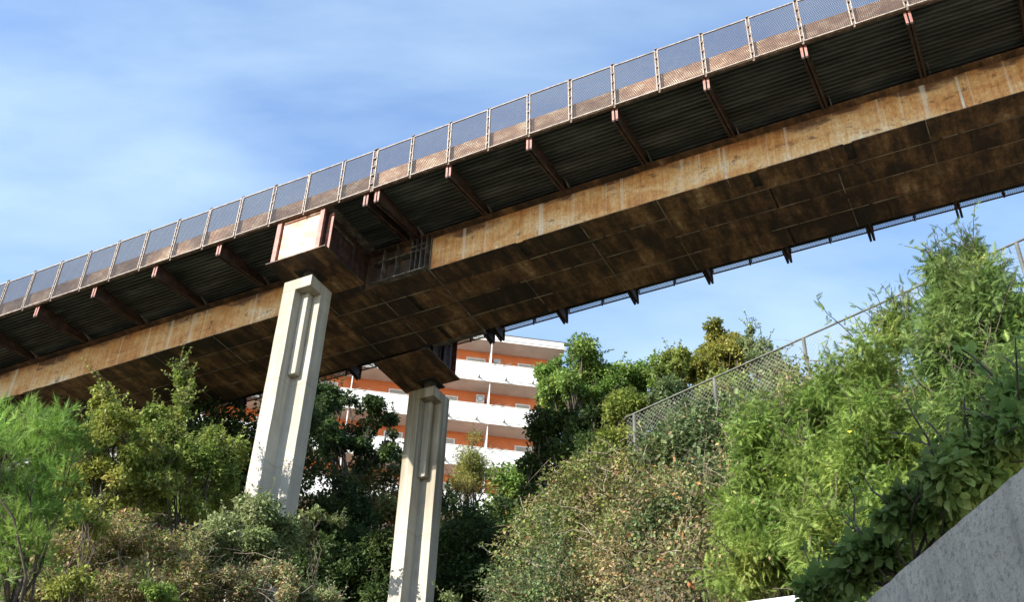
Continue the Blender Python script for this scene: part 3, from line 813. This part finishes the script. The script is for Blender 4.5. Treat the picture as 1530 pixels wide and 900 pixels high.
leaf_mat('mimosa_green', [(0, (0.066, 0.118, 0.022)), (0.5, (0.135, 0.203, 0.042)), (0.9, (0.22, 0.28, 0.07)), (1, (0.33, 0.33, 0.08))], 0.35, clump=0.4)
leaf_mat('mimosa_deep', [(0, (0.055, 0.100, 0.026)), (0.5, (0.105, 0.165, 0.045)), (0.95, (0.18, 0.235, 0.075)), (1, (0.32, 0.30, 0.08))], 0.35, clump=0.4)
leaf_mat('vine_leaf', [(0, (0.07, 0.115, 0.03)), (0.6, (0.14, 0.215, 0.055)), (1, (0.23, 0.30, 0.09))], 0.4, 0.5, 0.3)
leaf_mat('dry_orange_leaf', [(0, (0.26, 0.10, 0.04)), (0.5, (0.36, 0.17, 0.07)), (1, (0.46, 0.31, 0.17))], 0.3)
leaf_mat('yellow_flower', [(0, (0.62, 0.45, 0.03)), (1, (0.75, 0.58, 0.07))])
m_simple('bark', (0.030, 0.024, 0.018), (0.065, 0.050, 0.037), (0.12, 0.095, 0.072), 5, 0.9)
m_simple('dry_stem', (0.11, 0.082, 0.058), (0.21, 0.165, 0.12), (0.33, 0.28, 0.22), 6, 0.85)

T_OV = (np.array([(0, 0, 0), (0.45, 0.5, 0.10), (1, 0, -0.06), (0.45, -0.5, 0.10)]), np.array([(0, 2, 1), (0, 3, 2)]))
T_LEAF = (np.array([(0, 0, 0), (0.28, 0.42, 0.09), (0.68, 0.40, 0.06), (1, 0, -0.10), (0.68, -0.40, 0.06), (0.28, -0.42, 0.09), (0.5, 0, -0.02)]),
          np.array([(0, 6, 1), (1, 6, 2), (2, 6, 3), (3, 6, 4), (4, 6, 5), (5, 6, 0)]))
def _frond(pairs):
    v = [(0, -0.012, 0), (0, 0.012, 0), (1.0, 0.0, -0.12)]; f = [(0, 1, 2)]
    for i in range(pairs):
        x = 0.12 + 0.84 * i / (pairs - 1); z = -0.12 * x * x
        l = 0.5 * math.sin(math.pi * (0.18 + 0.78 * x)) ** 0.7; w = 0.46 / pairs
        for sg in (1, -1):
            k = len(v); v += [(x - w, 0, z), (x + w, 0, z), (x + 0.10 + w * .4, sg * l, z - 0.07)]; f.append((k, k + 1, k + 2))
    return np.array(v, float), np.array(f)
T_FROND = _frond(6)
def _tuft(n, seed):
    r = np.random.default_rng(seed); v = []; f = []
    for i in range(n):
        th = r.uniform(0, 2 * math.pi); sp_ = r.uniform(0.05, 0.8); L = r.uniform(0.7, 1.0)
        d = np.array([math.cos(sp_), math.sin(sp_) * math.cos(th), math.sin(sp_) * math.sin(th)])
        p = np.cross(d, r.normal(size=3)); p /= np.linalg.norm(p)
        o = np.array([r.uniform(0, 0.35), 0, 0]); k = len(v)
        v += [o + p * 0.020, o - p * 0.020, o + d * L]; f.append((k, k + 1, k + 2))
    return np.array(v), np.array(f)
T_TUFT = _tuft(24, 5)

def nrm(a): return a / np.maximum(np.linalg.norm(a, axis=1, keepdims=True), 1e-9)
def leaves(C, D, U, L, Wd, T):
    """leaf template T at points C, pointing along D, face towards U"""
    tv, tf = T; D = nrm(D); B = nrm(np.cross(U, D)); N = np.cross(D, B)
    L = L[:, None, None]; Wd = Wd[:, None, None]
    V = C[:, None, :] + D[:, None, :] * tv[None, :, 0:1] * L + B[:, None, :] * tv[None, :, 1:2] * Wd + N[:, None, :] * tv[None, :, 2:3] * L
    F = tf[None] + (np.arange(len(C)) * len(tv))[:, None, None]
    return V.reshape(-1, 3), F.reshape(-1, tf.shape[1])
def blob_leaves(r, blobs, n, size, ratio, T, droop=0.25, out=0.9, shell=0.45, flat=0.6):
    """n leaves spread through blobs (cx,cy,cz,rx,ry,rz), thicker towards each blob's surface"""
    bl_ = np.array(blobs); wgt = (bl_[:, 3] * bl_[:, 4] + bl_[:, 3] * bl_[:, 5] + bl_[:, 4] * bl_[:, 5]); wgt /= wgt.sum()
    idx = r.choice(len(bl_), n, p=wgt); B = bl_[idx]
    d = nrm(r.normal(size=(n, 3)))
    rad = r.uniform(0, 1, n) ** shell * r.uniform(0.85, 1.12, n)
    C = B[:, :3] + d * B[:, 3:6] * rad[:, None]
    D = d * out + r.normal(size=(n, 3)) * 0.75; D[:, 2] -= droop
    U = r.normal(size=(n, 3)) * (1 - flat) + d * 0.35; U[:, 2] += flat
    L = size * (0.45 + 1.2 * r.uniform(0, 1, n) ** 1.6)
    return leaves(C, D, U, L, L * ratio, T)
def sprig_leaves(r, paths, per_m, size, ratio, T):
    Cs, Ds = [], []
    for p in paths:
        p = np.array(p); seg = np.linalg.norm(np.diff(p, axis=0), axis=1); tot = seg.sum(); n = max(3, int(tot * per_m))
        u = np.linspace(0.12, 1, n) * tot; cum = np.concatenate([[0], np.cumsum(seg)])
        k = np.clip(np.searchsorted(cum, u) - 1, 0, len(seg) - 1); tt = ((u - cum[k]) / seg[k])[:, None]
        c = p[k] * (1 - tt) + p[k + 1] * tt; dd = nrm(p[k + 1] - p[k])
        Cs.append(c + r.normal(size=c.shape) * 0.015); Ds.append(dd * 0.45 + r.normal(size=c.shape) * 0.75)
    C = np.concatenate(Cs); D = np.concatenate(Ds); n = len(C)
    U = r.normal(size=(n, 3)) * 0.5; U[:, 2] += 0.6
    L = size * r.uniform(0.6, 1.25, n)
    return leaves(C, D, U, L, L * ratio, T)
def cat_mesh(parts):
    V, F, k = [], [], 0
    for v, f in parts: V.append(v); F.append(f + k); k += len(v)
    return np.concatenate(V), np.concatenate(F)
def curve_pts(a, b, r, wob=0.12, n=5, sag=0.0):
    a = np.array(a, float); b = np.array(b, float); L = np.linalg.norm(b - a); out = []
    off = r.normal(size=(n, 3)) * wob * L * 0.35
    for i in range(n):
        t = i / (n - 1); s_ = math.sin(math.pi * t)
        out.append(a + (b - a) * t + off[i] * s_ + np.array([0, 0, sag * L * s_]))
    return out
def crown_blobs(r, c, rad, n, k0=0.22, k1=0.42, squash=0.85, low=-0.95):
    """blobs packed inside an ellipsoid of centre c and radii rad"""
    out = []; c = np.array(c); rad = np.array(rad)
    while len(out) < n:
        d = r.normal(size=3); d /= np.linalg.norm(d); q = r.uniform(0, 1) ** 0.45
        if d[2] < low: continue
        s_ = r.uniform(k0, k1); p = c + d * rad * q * (1 - s_ * 0.75)
        R_ = s_ * float(np.mean(rad)); out.append((*p, R_ * r.uniform(.85, 1.2), R_ * r.uniform(.85, 1.2), R_ * squash))
    return out
def plant(name, label, cat, foot, blobs, n, mat_, size=0.085, ratio=0.62, T=T_OV, seed=1, trunk=0.05, limbs=14, sprigs=0, sprig_len=0.5, droop=0.25, extra=(), group=None, stems=0, stem_area=None, shell=0.45, bark='bark', flat=0.6, out=0.9, up=0.9, fork_k=0.42):
    """foot: where it stands. blobs in world coordinates. extra: (material, share, size, ratio, T) further leaf kinds"""
    r = np.random.default_rng(seed); foot = Vector(foot)
    root = thing(name, label, cat, foot, 0, group); f0 = np.array(foot)
    B = [(b[0] - f0[0], b[1] - f0[1], b[2] - f0[2], *b[3:]) for b in blobs]
    # limbs
    m = MB(); order = sorted(range(len(B)), key=lambda i: -B[i][3])
    sel = order[:limbs] if limbs < len(B) else order
    fork = np.array([np.mean([b[0] for b in B]) * 0.35, np.mean([b[1] for b in B]) * 0.35, max(0.15, np.mean([b[2] for b in B]) * fork_k)])
    tr = curve_pts((0, 0, -0.15), fork, r, 0.10, 5)
    m.tube(tr, list(np.linspace(trunk * 1.25, trunk * 0.8, 5)), 7)
    paths = []; tw = MB()
    for i in sel:
        e = np.array(B[i][:3]); st = tr[r.integers(2, 5)]
        cp = curve_pts(st, e, r, 0.16, 5, 0.05); m.tube(cp, list(np.linspace(trunk * 0.55, trunk * 0.14, 5)), 5)
        for q in range(2):
            e2 = e + r.normal(size=3) * np.array(B[i][3:6]) * 0.6; m.tube(curve_pts(cp[3], e2, r, 0.15, 4), list(np.linspace(trunk * 0.2, 0.006, 4)), 4)
    for q in range(sprigs):
        b = B[r.integers(len(B))]; d = r.normal(size=3); d[2] = abs(d[2]) + up; d /= np.linalg.norm(d)
        st = np.array(b[:3]) + d * np.array(b[3:6]) * 0.6; e = st + d * sprig_len * r.uniform(0.5, 1.3) + r.normal(size=3) * 0.08
        p = curve_pts(st, e, r, 0.12, 4); paths.append(p); tw.tube(p, list(np.linspace(0.009, 0.004, 4)), 3)
    m.build('trunk', bark, root, smooth=True)
    if paths: tag(tw.build('twigs', bark, root), kind='stuff')
    parts = [blob_leaves(r, B, n, size, ratio, T, droop, out, shell, flat)]
    if paths: parts.append(sprig_leaves(r, paths, 26 if T is not T_FROND else 22, size, ratio, T))
    V, F = cat_mesh(parts)
    tag(link('crown', np_mesh('crown', V, F, mat_), root), kind='stuff')
    for k, (em, ne, es, er, eT) in enumerate(extra):
        V, F = blob_leaves(r, B, ne, es, er, eT, droop, out, 0.25, flat)
        tag(link('blossom' if em == 'yellow_flower' else ('withered_leaves' if em.startswith('dry') else 'leaves'), np_mesh('leaves', V, F, em), root), kind='stuff')
    if stems:
        ms = MB()
        for q in range(stems):
            b = B[r.integers(len(B))]; a = np.array(b[:3]) + r.normal(size=3) * np.array(b[3:6]) * 0.75
            d = r.normal(size=3); d[2] = d[2] * 0.7 + 0.1; d /= np.linalg.norm(d)
            e = a + d * r.uniform(0.3, 0.95); p = curve_pts(a, e, r, 0.12, 5, 0.07); w0 = r.uniform(0.003, 0.008); ms.tube(p, list(np.linspace(w0, w0 * 0.5, 5)), 3)
        tag(ms.build('dry_stems', 'dry_stem', root), kind='stuff')
    return root
def col_blobs(seed, specs, per=10, k0=0.25, k1=0.45, squash=0.85):
    """specs: (px, py, range, half width px, half height px, depth m) ellipsoids measured in the photograph, set at their own distance"""
    r = np.random.default_rng(seed); out = []
    for (px, py, rr_, hwp, hhp, dep) in specs:
        c = at(px, py, rr_); dist = (c - Vector((0, 0, EYE))).length; k = dist / FPX
        out += crown_blobs(r, c, (hwp * k, dep, hhp * k / math.cos(R(28))), per, k0, k1, squash)
    return out
def foot_under(px, py, rr_):
    c = at(px, py, rr_); return gpt(c.x, c.y)

# ---- left: pine, elms, dry scrub, bushes by the near pier
plant('pine_tree', 'bright green pine tree with tufted needles at the far left, below the girder', 'tree', foot_under(45, 900, 17),
      col_blobs(11, [(45, 640, 17, 85, 52, 1.0), (-30, 690, 17, 80, 70, 1.0), (70, 705, 17.2, 62, 50, 0.8), (10, 770, 17, 80, 64, 0.9), (70, 760, 17.2, 60, 46, 0.8), (95, 640, 17, 32, 34, .5), (40, 820, 17, 60, 40, .7), (-20, 840, 17, 50, 50, .7)], 16, 0.2, 0.36, 0.75),
      4800, 'pine_needles', 0.165, 0.165, T_TUFT, 11, 0.05, 16, droop=-1.0, out=0.7, shell=0.35, fork_k=0.7)
plant('elm_sapling', 'yellow-green elm sapling beside the pine, its tip against the dark girder underside', 'tree', foot_under(160, 860, 24),
      col_blobs(12, [(155, 655, 24, 48, 70, 1.0), (150, 600, 24, 18, 30, .3), (185, 725, 24, 76, 50, 1.0), (120, 700, 24, 44, 56, 0.9), (200, 670, 24, 50, 50, .9)], 20, 0.15, 0.32),
      21000, 'elm_yellow_green', 0.085, 0.62, T_OV, 12, 0.045, 18, sprigs=150, sprig_len=0.42)
plant('elm_sapling', 'green elm sapling in the middle of the left thicket, with one tall bare whip', 'tree', foot_under(270, 860, 25),
      col_blobs(13, [(265, 690, 25, 62, 62, 1.1), (240, 640, 25, 34, 40, .6), (272, 610, 25, 13, 50, .25), (268, 562, 25, 7, 26, .15), (315, 700, 25, 40, 60, 1.0), (240, 745, 24.5, 80, 34, 1.0)], 16, 0.16, 0.34),
      22000, 'elm_green', 0.086, 0.62, T_OV, 13, 0.045, 18, sprigs=130, sprig_len=0.45)
plant('leafy_shrub', 'dull green shrub between the elm saplings and the near pier', 'shrub', foot_under(345, 820, 27.5),
      col_blobs(14, [(335, 690, 27.5, 34, 60, 0.8), (300, 750, 26, 60, 36, 0.8)], 10),
      11000, 'elm_green', 0.088, 0.6, T_OV, 14, 0.04, 10, sprigs=14, sprig_len=0.4)
plant('dry_scrub', 'brown withered scrub with bare twigs at the lower left, under the elm saplings', 'scrub', foot_under(170, 920, 21.5),
      col_blobs(15, [(120, 835, 21.5, 90, 55, 0.9), (225, 825, 21.5, 85, 52, 0.9), (60, 880, 21, 70, 40, .8), (180, 885, 21, 110, 36, .8), (280, 870, 21.5, 50, 50, .7)], 10),
      12500, 'dry_mixed', 0.065, 0.55, T_OV, 15, 0.016, 10, sprigs=40, sprig_len=0.4, extra=[('dry_brown', 10000, 0.07, 0.55, T_OV), ('elm_green', 5500, 0.07, 0.6, T_OV)], stems=200, bark='dry_stem')
plant('low_shrub', 'yellow-green low shrub in the dry scrub near the pine trunk', 'shrub', foot_under(110, 930, 20),
      col_blobs(16, [(120, 775, 20.5, 45, 30, .6), (100, 880, 20, 55, 30, .6)], 8),
      3800, 'elm_yellow_green', 0.07, 0.55, T_OV, 16, 0.03, 9, sprigs=20, sprig_len=0.35)
plant('leafy_bush', 'pale green rounded bush covering the foot of the near pier', 'bush', foot_under(360, 930, 23.2),
      col_blobs(17, [(362, 795, 23.2, 80, 56, 0.9), (412, 805, 23.5, 38, 52, .6), (320, 835, 23, 52, 48, .8), (385, 762, 23.2, 44, 30, .5)], 11),
      26000, 'grey_green', 0.08, 0.55, T_OV, 17, 0.04, 14, sprigs=60, sprig_len=0.32)
plant('leafy_bush', 'half withered bush with pale and brown leaves below the pier-foot bush', 'bush', foot_under(370, 960, 21.8),
      col_blobs(18, [(345, 880, 21.8, 60, 36, .7), (420, 860, 22, 40, 34, .6), (395, 890, 21.6, 60, 30, .6)], 10),
      6500, 'grey_green', 0.06, 0.55, T_OV, 18, 0.014, 8, sprigs=30, sprig_len=0.3, extra=[('dry_brown', 4800, 0.065, 0.6, T_OV)], stems=60)
plant('small_bush', 'small grey-green bush at the bottom edge right of the near pier', 'bush', foot_under(455, 960, 22.5),
      col_blobs(19, [(450, 885, 22.5, 46, 28, .6), (490, 895, 22.3, 26, 18, .4)], 9),
      5200, 'grey_green', 0.055, 0.5, T_OV, 19, 0.03, 8, sprigs=34, sprig_len=0.35, extra=[('dry_brown', 900, 0.06, 0.55, T_OV)])
plant('small_bush', 'small bright green bush at the bottom edge in the dry scrub', 'bush', foot_under(235, 960, 20),
      col_blobs(20, [(235, 892, 20, 36, 20, .5)], 9), 3000, 'fresh_green', 0.055, 0.5, T_OV, 20, 0.02, 7, sprigs=18, sprig_len=0.22)

# ---- behind the bridge, in and above its shadow
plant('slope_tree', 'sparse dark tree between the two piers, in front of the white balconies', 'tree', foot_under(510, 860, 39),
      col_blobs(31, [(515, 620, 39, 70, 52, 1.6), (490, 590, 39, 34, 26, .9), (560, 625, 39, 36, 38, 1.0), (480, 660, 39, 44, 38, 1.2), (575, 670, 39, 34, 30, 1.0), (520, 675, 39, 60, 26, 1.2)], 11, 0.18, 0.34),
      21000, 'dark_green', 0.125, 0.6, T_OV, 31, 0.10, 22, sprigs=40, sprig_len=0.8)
plant('slope_tree', 'shaggy olive tree crown right of the far pier, below the orange wall', 'tree', foot_under(700, 860, 42),
      col_blobs(32, [(703, 690, 42, 42, 52, 1.6), (690, 745, 42, 44, 40, 1.4)], 12, 0.22, 0.38),
      11500, 'olive_yellow', 0.085, 0.35, T_OV, 32, 0.09, 16, sprigs=70, sprig_len=0.6, extra=[('dry_mixed', 3200, 0.08, 0.4, T_OV)])
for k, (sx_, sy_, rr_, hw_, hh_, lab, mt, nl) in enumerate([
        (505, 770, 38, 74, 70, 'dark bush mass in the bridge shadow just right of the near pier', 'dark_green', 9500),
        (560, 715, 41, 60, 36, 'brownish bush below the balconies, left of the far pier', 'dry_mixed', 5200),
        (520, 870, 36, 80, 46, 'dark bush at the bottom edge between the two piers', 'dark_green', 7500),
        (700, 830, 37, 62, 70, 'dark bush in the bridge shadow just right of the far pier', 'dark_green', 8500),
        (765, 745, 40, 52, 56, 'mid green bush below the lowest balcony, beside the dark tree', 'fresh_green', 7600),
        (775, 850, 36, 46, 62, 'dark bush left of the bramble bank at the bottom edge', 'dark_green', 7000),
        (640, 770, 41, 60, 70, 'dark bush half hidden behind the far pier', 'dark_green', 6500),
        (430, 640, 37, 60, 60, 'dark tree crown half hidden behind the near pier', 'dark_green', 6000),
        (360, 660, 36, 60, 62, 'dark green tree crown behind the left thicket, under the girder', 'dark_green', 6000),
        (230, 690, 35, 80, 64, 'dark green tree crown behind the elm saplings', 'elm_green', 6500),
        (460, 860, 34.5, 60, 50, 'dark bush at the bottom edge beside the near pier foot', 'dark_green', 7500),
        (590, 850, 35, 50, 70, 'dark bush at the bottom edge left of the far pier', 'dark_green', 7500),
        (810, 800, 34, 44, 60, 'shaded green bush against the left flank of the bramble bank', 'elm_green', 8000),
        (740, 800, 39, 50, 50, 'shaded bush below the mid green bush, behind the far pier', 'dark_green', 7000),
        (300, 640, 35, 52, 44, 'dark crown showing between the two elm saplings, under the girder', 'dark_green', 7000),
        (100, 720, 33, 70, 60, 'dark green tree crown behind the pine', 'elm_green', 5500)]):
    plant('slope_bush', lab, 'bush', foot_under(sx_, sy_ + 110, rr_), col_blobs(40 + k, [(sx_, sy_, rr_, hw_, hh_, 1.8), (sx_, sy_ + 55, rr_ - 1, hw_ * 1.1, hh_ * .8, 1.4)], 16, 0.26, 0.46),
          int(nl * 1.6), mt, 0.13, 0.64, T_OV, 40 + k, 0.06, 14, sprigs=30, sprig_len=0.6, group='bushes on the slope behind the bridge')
plant('leaf_spray_bush', 'pale leaf sprays catching sun against the dark shade by the near pier', 'bush', foot_under(470, 880, 30),
      col_blobs(52, [(470, 772, 30, 34, 7, .4), (455, 800, 29, 22, 26, .4), (505, 778, 30, 20, 6, .3)], 6, .25, .45, .5), 900, 'grey_green', 0.10, 0.6, T_LEAF, 52, 0.03, 8, sprigs=10, sprig_len=.3)
plant('low_shrub', 'sunlit low shrub at the bottom edge right of the far pier', 'shrub', foot_under(740, 930, 31),
      col_blobs(53, [(745, 880, 31, 20, 26, .4), (670, 895, 31, 24, 10, .4)], 7), 1300, 'grey_green', 0.09, 0.6, T_OV, 53, 0.03, 8, sprigs=10, sprig_len=.35)

# ---- trees on the crest, right of the building
plant('crest_tree', 'tall bright-topped tree hiding the right end of the orange building', 'tree', foot_under(860, 760, 41),
      col_blobs(61, [(880, 555, 41, 46, 46, 1.8), (850, 600, 41, 50, 40, 2.0), (905, 600, 41, 34, 40, 1.7), (822, 562, 41, 26, 28, 1.0), (925, 575, 41, 28, 30, 1.2)], 11, 0.22, 0.4),
      36000, 'fresh_green', 0.13, 0.55, T_OV, 61, 0.12, 20, sprigs=60, sprig_len=0.6)
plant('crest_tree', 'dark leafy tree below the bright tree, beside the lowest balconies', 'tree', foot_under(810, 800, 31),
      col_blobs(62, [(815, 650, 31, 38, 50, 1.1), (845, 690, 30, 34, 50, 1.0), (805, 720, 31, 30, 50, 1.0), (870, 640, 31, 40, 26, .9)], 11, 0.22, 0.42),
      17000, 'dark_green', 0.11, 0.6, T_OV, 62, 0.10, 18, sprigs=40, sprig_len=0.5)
plant('crest_tree', 'light green tree between the bright tree and the yellowish tree on the skyline', 'tree', foot_under(965, 720, 41),
      col_blobs(63, [(958, 565, 41, 38, 42, 1.4), (985, 600, 41, 40, 30, 1.4), (940, 610, 41, 40, 26, 1.4)], 10, .22, .42), 24000, 'fresh_green', 0.125, 0.5, T_OV, 63, 0.08, 16, sprigs=44, sprig_len=0.5)
plant('crest_tree', 'yellow-olive dense tree standing highest on the skyline behind the fence', 'tree', foot_under(1080, 700, 40),
      col_blobs(64, [(1075, 520, 40, 36, 38, 1.4), (1100, 545, 40, 38, 34, 1.4), (1050, 555, 40, 44, 26, 1.3), (1070, 500, 40, 22, 20, 0.8)], 11, .24, .42), 30000, 'olive_yellow', 0.12, 0.6, T_OV, 64, 0.08, 16, sprigs=26, sprig_len=0.3)
plant('crest_tree', 'thin olive-brown tree left of the yellowish tree, over the fence rail', 'tree', foot_under(1010, 700, 39),
      col_blobs(65, [(1012, 552, 39, 34, 34, 1.1), (1030, 590, 39, 44, 22, 1.1)], 10, .2, .38), 17000, 'elm_green', 0.12, 0.55, T_OV, 65, 0.07, 12, sprigs=40, sprig_len=0.6)
plant('crest_tree', 'thin grey twiggy tree behind the fence, right of the yellowish tree', 'tree', foot_under(1145, 720, 38),
      col_blobs(66, [(1140, 545, 38, 26, 40, 1.1), (1165, 570, 38, 24, 40, 1.1), (1120, 510, 38, 14, 30, 0.6), (1140, 600, 38, 46, 26, 1.1)], 10, .18, .34), 13000, 'grey_green', 0.11, 0.5, T_OV, 66, 0.07, 16, sprigs=60, sprig_len=0.7)

for k, (sx_, sy_, rr_, hw_, hh_, lab, mt, nl) in enumerate([
        (935, 618, 27.5, 48, 30, 'green shrub behind the low end of the fence', 'elm_green', 9000),
        (1010, 600, 27, 50, 34, 'dull green shrub behind the fence, left of its middle post', 'ivy_green', 9000),
        (1090, 590, 26, 56, 40, 'dark green shrub behind the fence, right of its middle post', 'elm_green', 10000),
        (1160, 590, 25, 40, 46, 'grey-green shrub behind the fence by the feathery saplings', 'grey_green', 7000),
        (870, 690, 34, 50, 60, 'mid green bush between the dark tree and the bramble bank', 'elm_green', 12000),
        (925, 660, 33, 50, 44, 'leafy bush rising behind the upper left end of the bank', 'fresh_green', 10000),
        (890, 640, 28.5, 40, 26, 'dark shrub at the foot of the bright-topped tree', 'dark_green', 7000)]):
    plant('crest_shrub', lab, 'shrub', foot_under(sx_, sy_ + 60, rr_), col_blobs(90 + k, [(sx_, sy_, rr_, hw_, hh_, 1.0), (sx_, sy_ + 45, rr_, hw_ * 1.15, 34, 1.0)], 16, 0.22, 0.42),
          int(nl * 1.6), mt, 0.095, 0.6, T_OV, 90 + k, 0.03, 12, sprigs=34, sprig_len=0.5, group='shrubs behind the fence')

# ---- the bramble bank under the fence
def bank_blobs(seed, t0, t1, d0, d1, n, r0=0.22, r1=0.85, lift=0.25):
    r = np.random.default_rng(seed); out = []
    for i in range(n):
        lift = r.uniform(-0.05, 0.6); d = r.uniform(d0, d1); t = r.uniform(t0, t1) + 0.8 * max(d, 0); q = F_A + F_D * t + F_N * d; z = float(ground(q[0], q[1])); s_ = r.uniform(r0, r1)
        out.append((q[0] + F_N[0] * lift, q[1] + F_N[1] * lift, z + lift * 0.9, s_, s_, s_ * 0.8))
    return out
def bank_foot(t, d): t += 0.8 * max(d, 0); q = F_A + F_D * t + F_N * d; return gpt(q[0], q[1])
def thicket(lab, seed, t0, t1, d0, d1, nb, nl, mt, size, extra, stems, name='bramble_thicket', sprigs=110, T=T_OV, ratio=0.62, **kw):
    plant(name, lab, 'thicket', bank_foot((t0 + t1) / 2, (d0 + d1) / 2), bank_blobs(seed, t0, t1, d0, d1, nb, **kw), nl, mt, size, ratio, T, seed, 0.012, 8, sprigs=sprigs, sprig_len=0.55, up=0.35,
          extra=extra, stems=stems, group='thickets on the bank below the fence', bark='dry_stem')
thicket('grey dry bramble tangle at the upper left of the bank, by the lower fence end', 71, 0.2, 4.2, -0.4, 2.2, 46, 16000, 'dry_mixed', 0.075, [('elm_green', 8500, 0.075, .7, T_OV), ('dry_brown', 3000, 0.075, .6, T_OV), ('dry_orange_leaf', 70, 0.10, .75, T_OV)], 260)
thicket('dull green ivy mass below the fence post in the middle of the bank', 72, 3.9, 7.0, -0.4, 2.3, 40, 20000, 'ivy_green', 0.08, [('dry_brown', 1300, 0.07, .65, T_OV), ('ivy_green', 2600, 0.115, .85, T_LEAF)], 90, 'ivy_thicket', T=T_OV, ratio=.8)
thicket('green bramble patch at the lower left edge of the bank', 73, -0.5, 1.6, 0.8, 2.8, 28, 14500, 'ivy_green', 0.075, [('dry_mixed', 4200, 0.06, .6, T_OV)], 120)
thicket('brown withered bramble curtain at the bottom of the bank', 74, -0.5, 3.4, 2.4, 4.9, 48, 14500, 'dry_brown', 0.07, [('dry_mixed', 13000, 0.075, .6, T_OV), ('ivy_green', 5000, .07, .7, T_OV), ('dry_orange_leaf', 130, 0.09, .75, T_OV)], 420)
thicket('reddish withered creeper between the ivy mass and the feathery saplings', 75, 3.0, 6.4, 2.0, 4.6, 40, 14000, 'dry_mixed', 0.075, [('dry_brown', 6500, 0.07, .65, T_OV), ('ivy_green', 4500, 0.075, .7, T_OV), ('dry_orange_leaf', 260, 0.10, .75, T_OV)], 240)
thicket('mixed green and rusty creeper right of the ivy mass, near the fence', 76, 5.6, 9.5, -0.3, 3.6, 44, 14500, 'dry_mixed', 0.075, [('fresh_green', 6500, 0.065, .6, T_OV), ('dry_brown', 3500, .075, .6, T_OV), ('dry_orange_leaf', 230, 0.10, .75, T_OV)], 140)

# ---- feathery mimosas in front of the bank, right
plant('mimosa_tree', 'bright green feathery sapling left of the white kerb, in front of the bank', 'tree', foot_under(1140, 960, 15),
      col_blobs(81, [(1150, 660, 15, 62, 80, 1.0), (1120, 760, 15, 62, 70, 1.0), (1190, 740, 15, 70, 90, 1.0), (1130, 850, 14.8, 70, 50, .9), (1200, 850, 14.6, 60, 50, .8), (1215, 620, 15.2, 50, 60, .8)], 12, 0.3, 0.55, 0.95),
      24000, 'mimosa_green', 0.112, 0.5, T_FROND, 81, 0.03, 14, sprigs=130, sprig_len=0.42, shell=0.6, extra=[('yellow_flower', 120, 0.04, 1, T_OV), ('dry_brown', 500, 0.06, .6, T_OV)])
plant('mimosa_tree', 'mid green feathery tree with leaning bare stems, behind the shaded vines', 'tree', foot_under(1300, 960, 13.5),
      col_blobs(82, [(1290, 560, 13.8, 70, 70, 1.0), (1330, 660, 13.5, 90, 80, 1.0), (1260, 700, 13.5, 70, 80, 1.0), (1245, 810, 13.2, 80, 60, .9), (1250, 870, 13, 80, 40, .7), (1380, 640, 13.2, 60, 60, .7), (1420, 650, 12.8, 50, 60, .6), (1340, 480, 13.8, 30, 46, .5), (1345, 760, 13, 60, 60, .8)], 12, 0.3, 0.55, 0.95),
      25500, 'mimosa_green', 0.108, 0.5, T_FROND, 82, 0.03, 14, sprigs=140, sprig_len=0.45, shell=0.6, extra=[('yellow_flower', 150, 0.04, 1, T_OV), ('elm_yellow_green', 1500, 0.05, .5, T_OV)])
plant('mimosa_tree', 'tall deep green feathery tree at the right edge, rising above the fence rail', 'tree', foot_under(1450, 900, 12.5),
      col_blobs(83, [(1440, 455, 12.6, 60, 60, .9), (1500, 485, 12.4, 60, 65, .9), (1420, 540, 12.5, 80, 80, 1.0), (1500, 570, 12.3, 60, 80, .9), (1450, 620, 12.2, 70, 60, .8), (1510, 640, 12, 50, 50, .7), (1400, 400, 12.6, 22, 30, .3), (1450, 385, 12.6, 18, 24, .3)], 12, 0.3, 0.55, 0.95),
      25500, 'mimosa_deep', 0.103, 0.5, T_FROND, 83, 0.035, 14, sprigs=140, sprig_len=0.38, shell=0.6, extra=[('yellow_flower', 60, 0.045, 1, T_OV), ('mimosa_green', 2500, 0.105, 0.5, T_FROND)])
plant('wall_vine', 'dark broad-leaved vine spilling along the top of the grey wall', 'vine', Vector((wa.x + 0.25, wa.y + 0.2, wa.z)),
      col_blobs(84, [(1300, 840, 6.4, 60, 36, .3), (1370, 770, 6.0, 60, 44, .3), (1440, 705, 5.7, 66, 44, .3), (1510, 640, 5.5, 60, 50, .3), (1240, 890, 6.9, 50, 26, .3), (1525, 590, 5.6, 40, 30, .25)], 9, 0.25, 0.45),
      7500, 'vine_leaf', 0.062, 0.62, T_LEAF, 84, 0.02, 22, sprigs=50, sprig_len=0.22, flat=.5)

# white kerb wall at the bottom edge, in front of the saplings
ka, kb = at(1050, 908, 11.5), at(1225, 884, 11.2)
kd = (kb - ka).normalized(); kr = thing('kerb_wall', 'sunlit white kerb wall at the bottom edge under the feathery saplings', 'wall', (ka.x, ka.y, ka.z - 1.0))
m = MB(); up_ = Vector((0, 0, 1)); kn = Vector((-kd.y, kd.x, 0)).normalized()
vs = [q + kn * o_ + up_ * z - kr.location for q in (ka - kd * 0.6, kb + kd * 0.3) for (o_, z) in ((0, -1.6), (0, -0.02), (0.02, 0), (0.28, 0), (0.28, -1.6))]
m.add(vs, [(i, (i + 1) % 5, 5 + (i + 1) % 5, 5 + i) for i in range(5)] + [(4, 3, 2, 1, 0), (5, 6, 7, 8, 9)]); m.build('wall_body', 'white_plaster', kr)
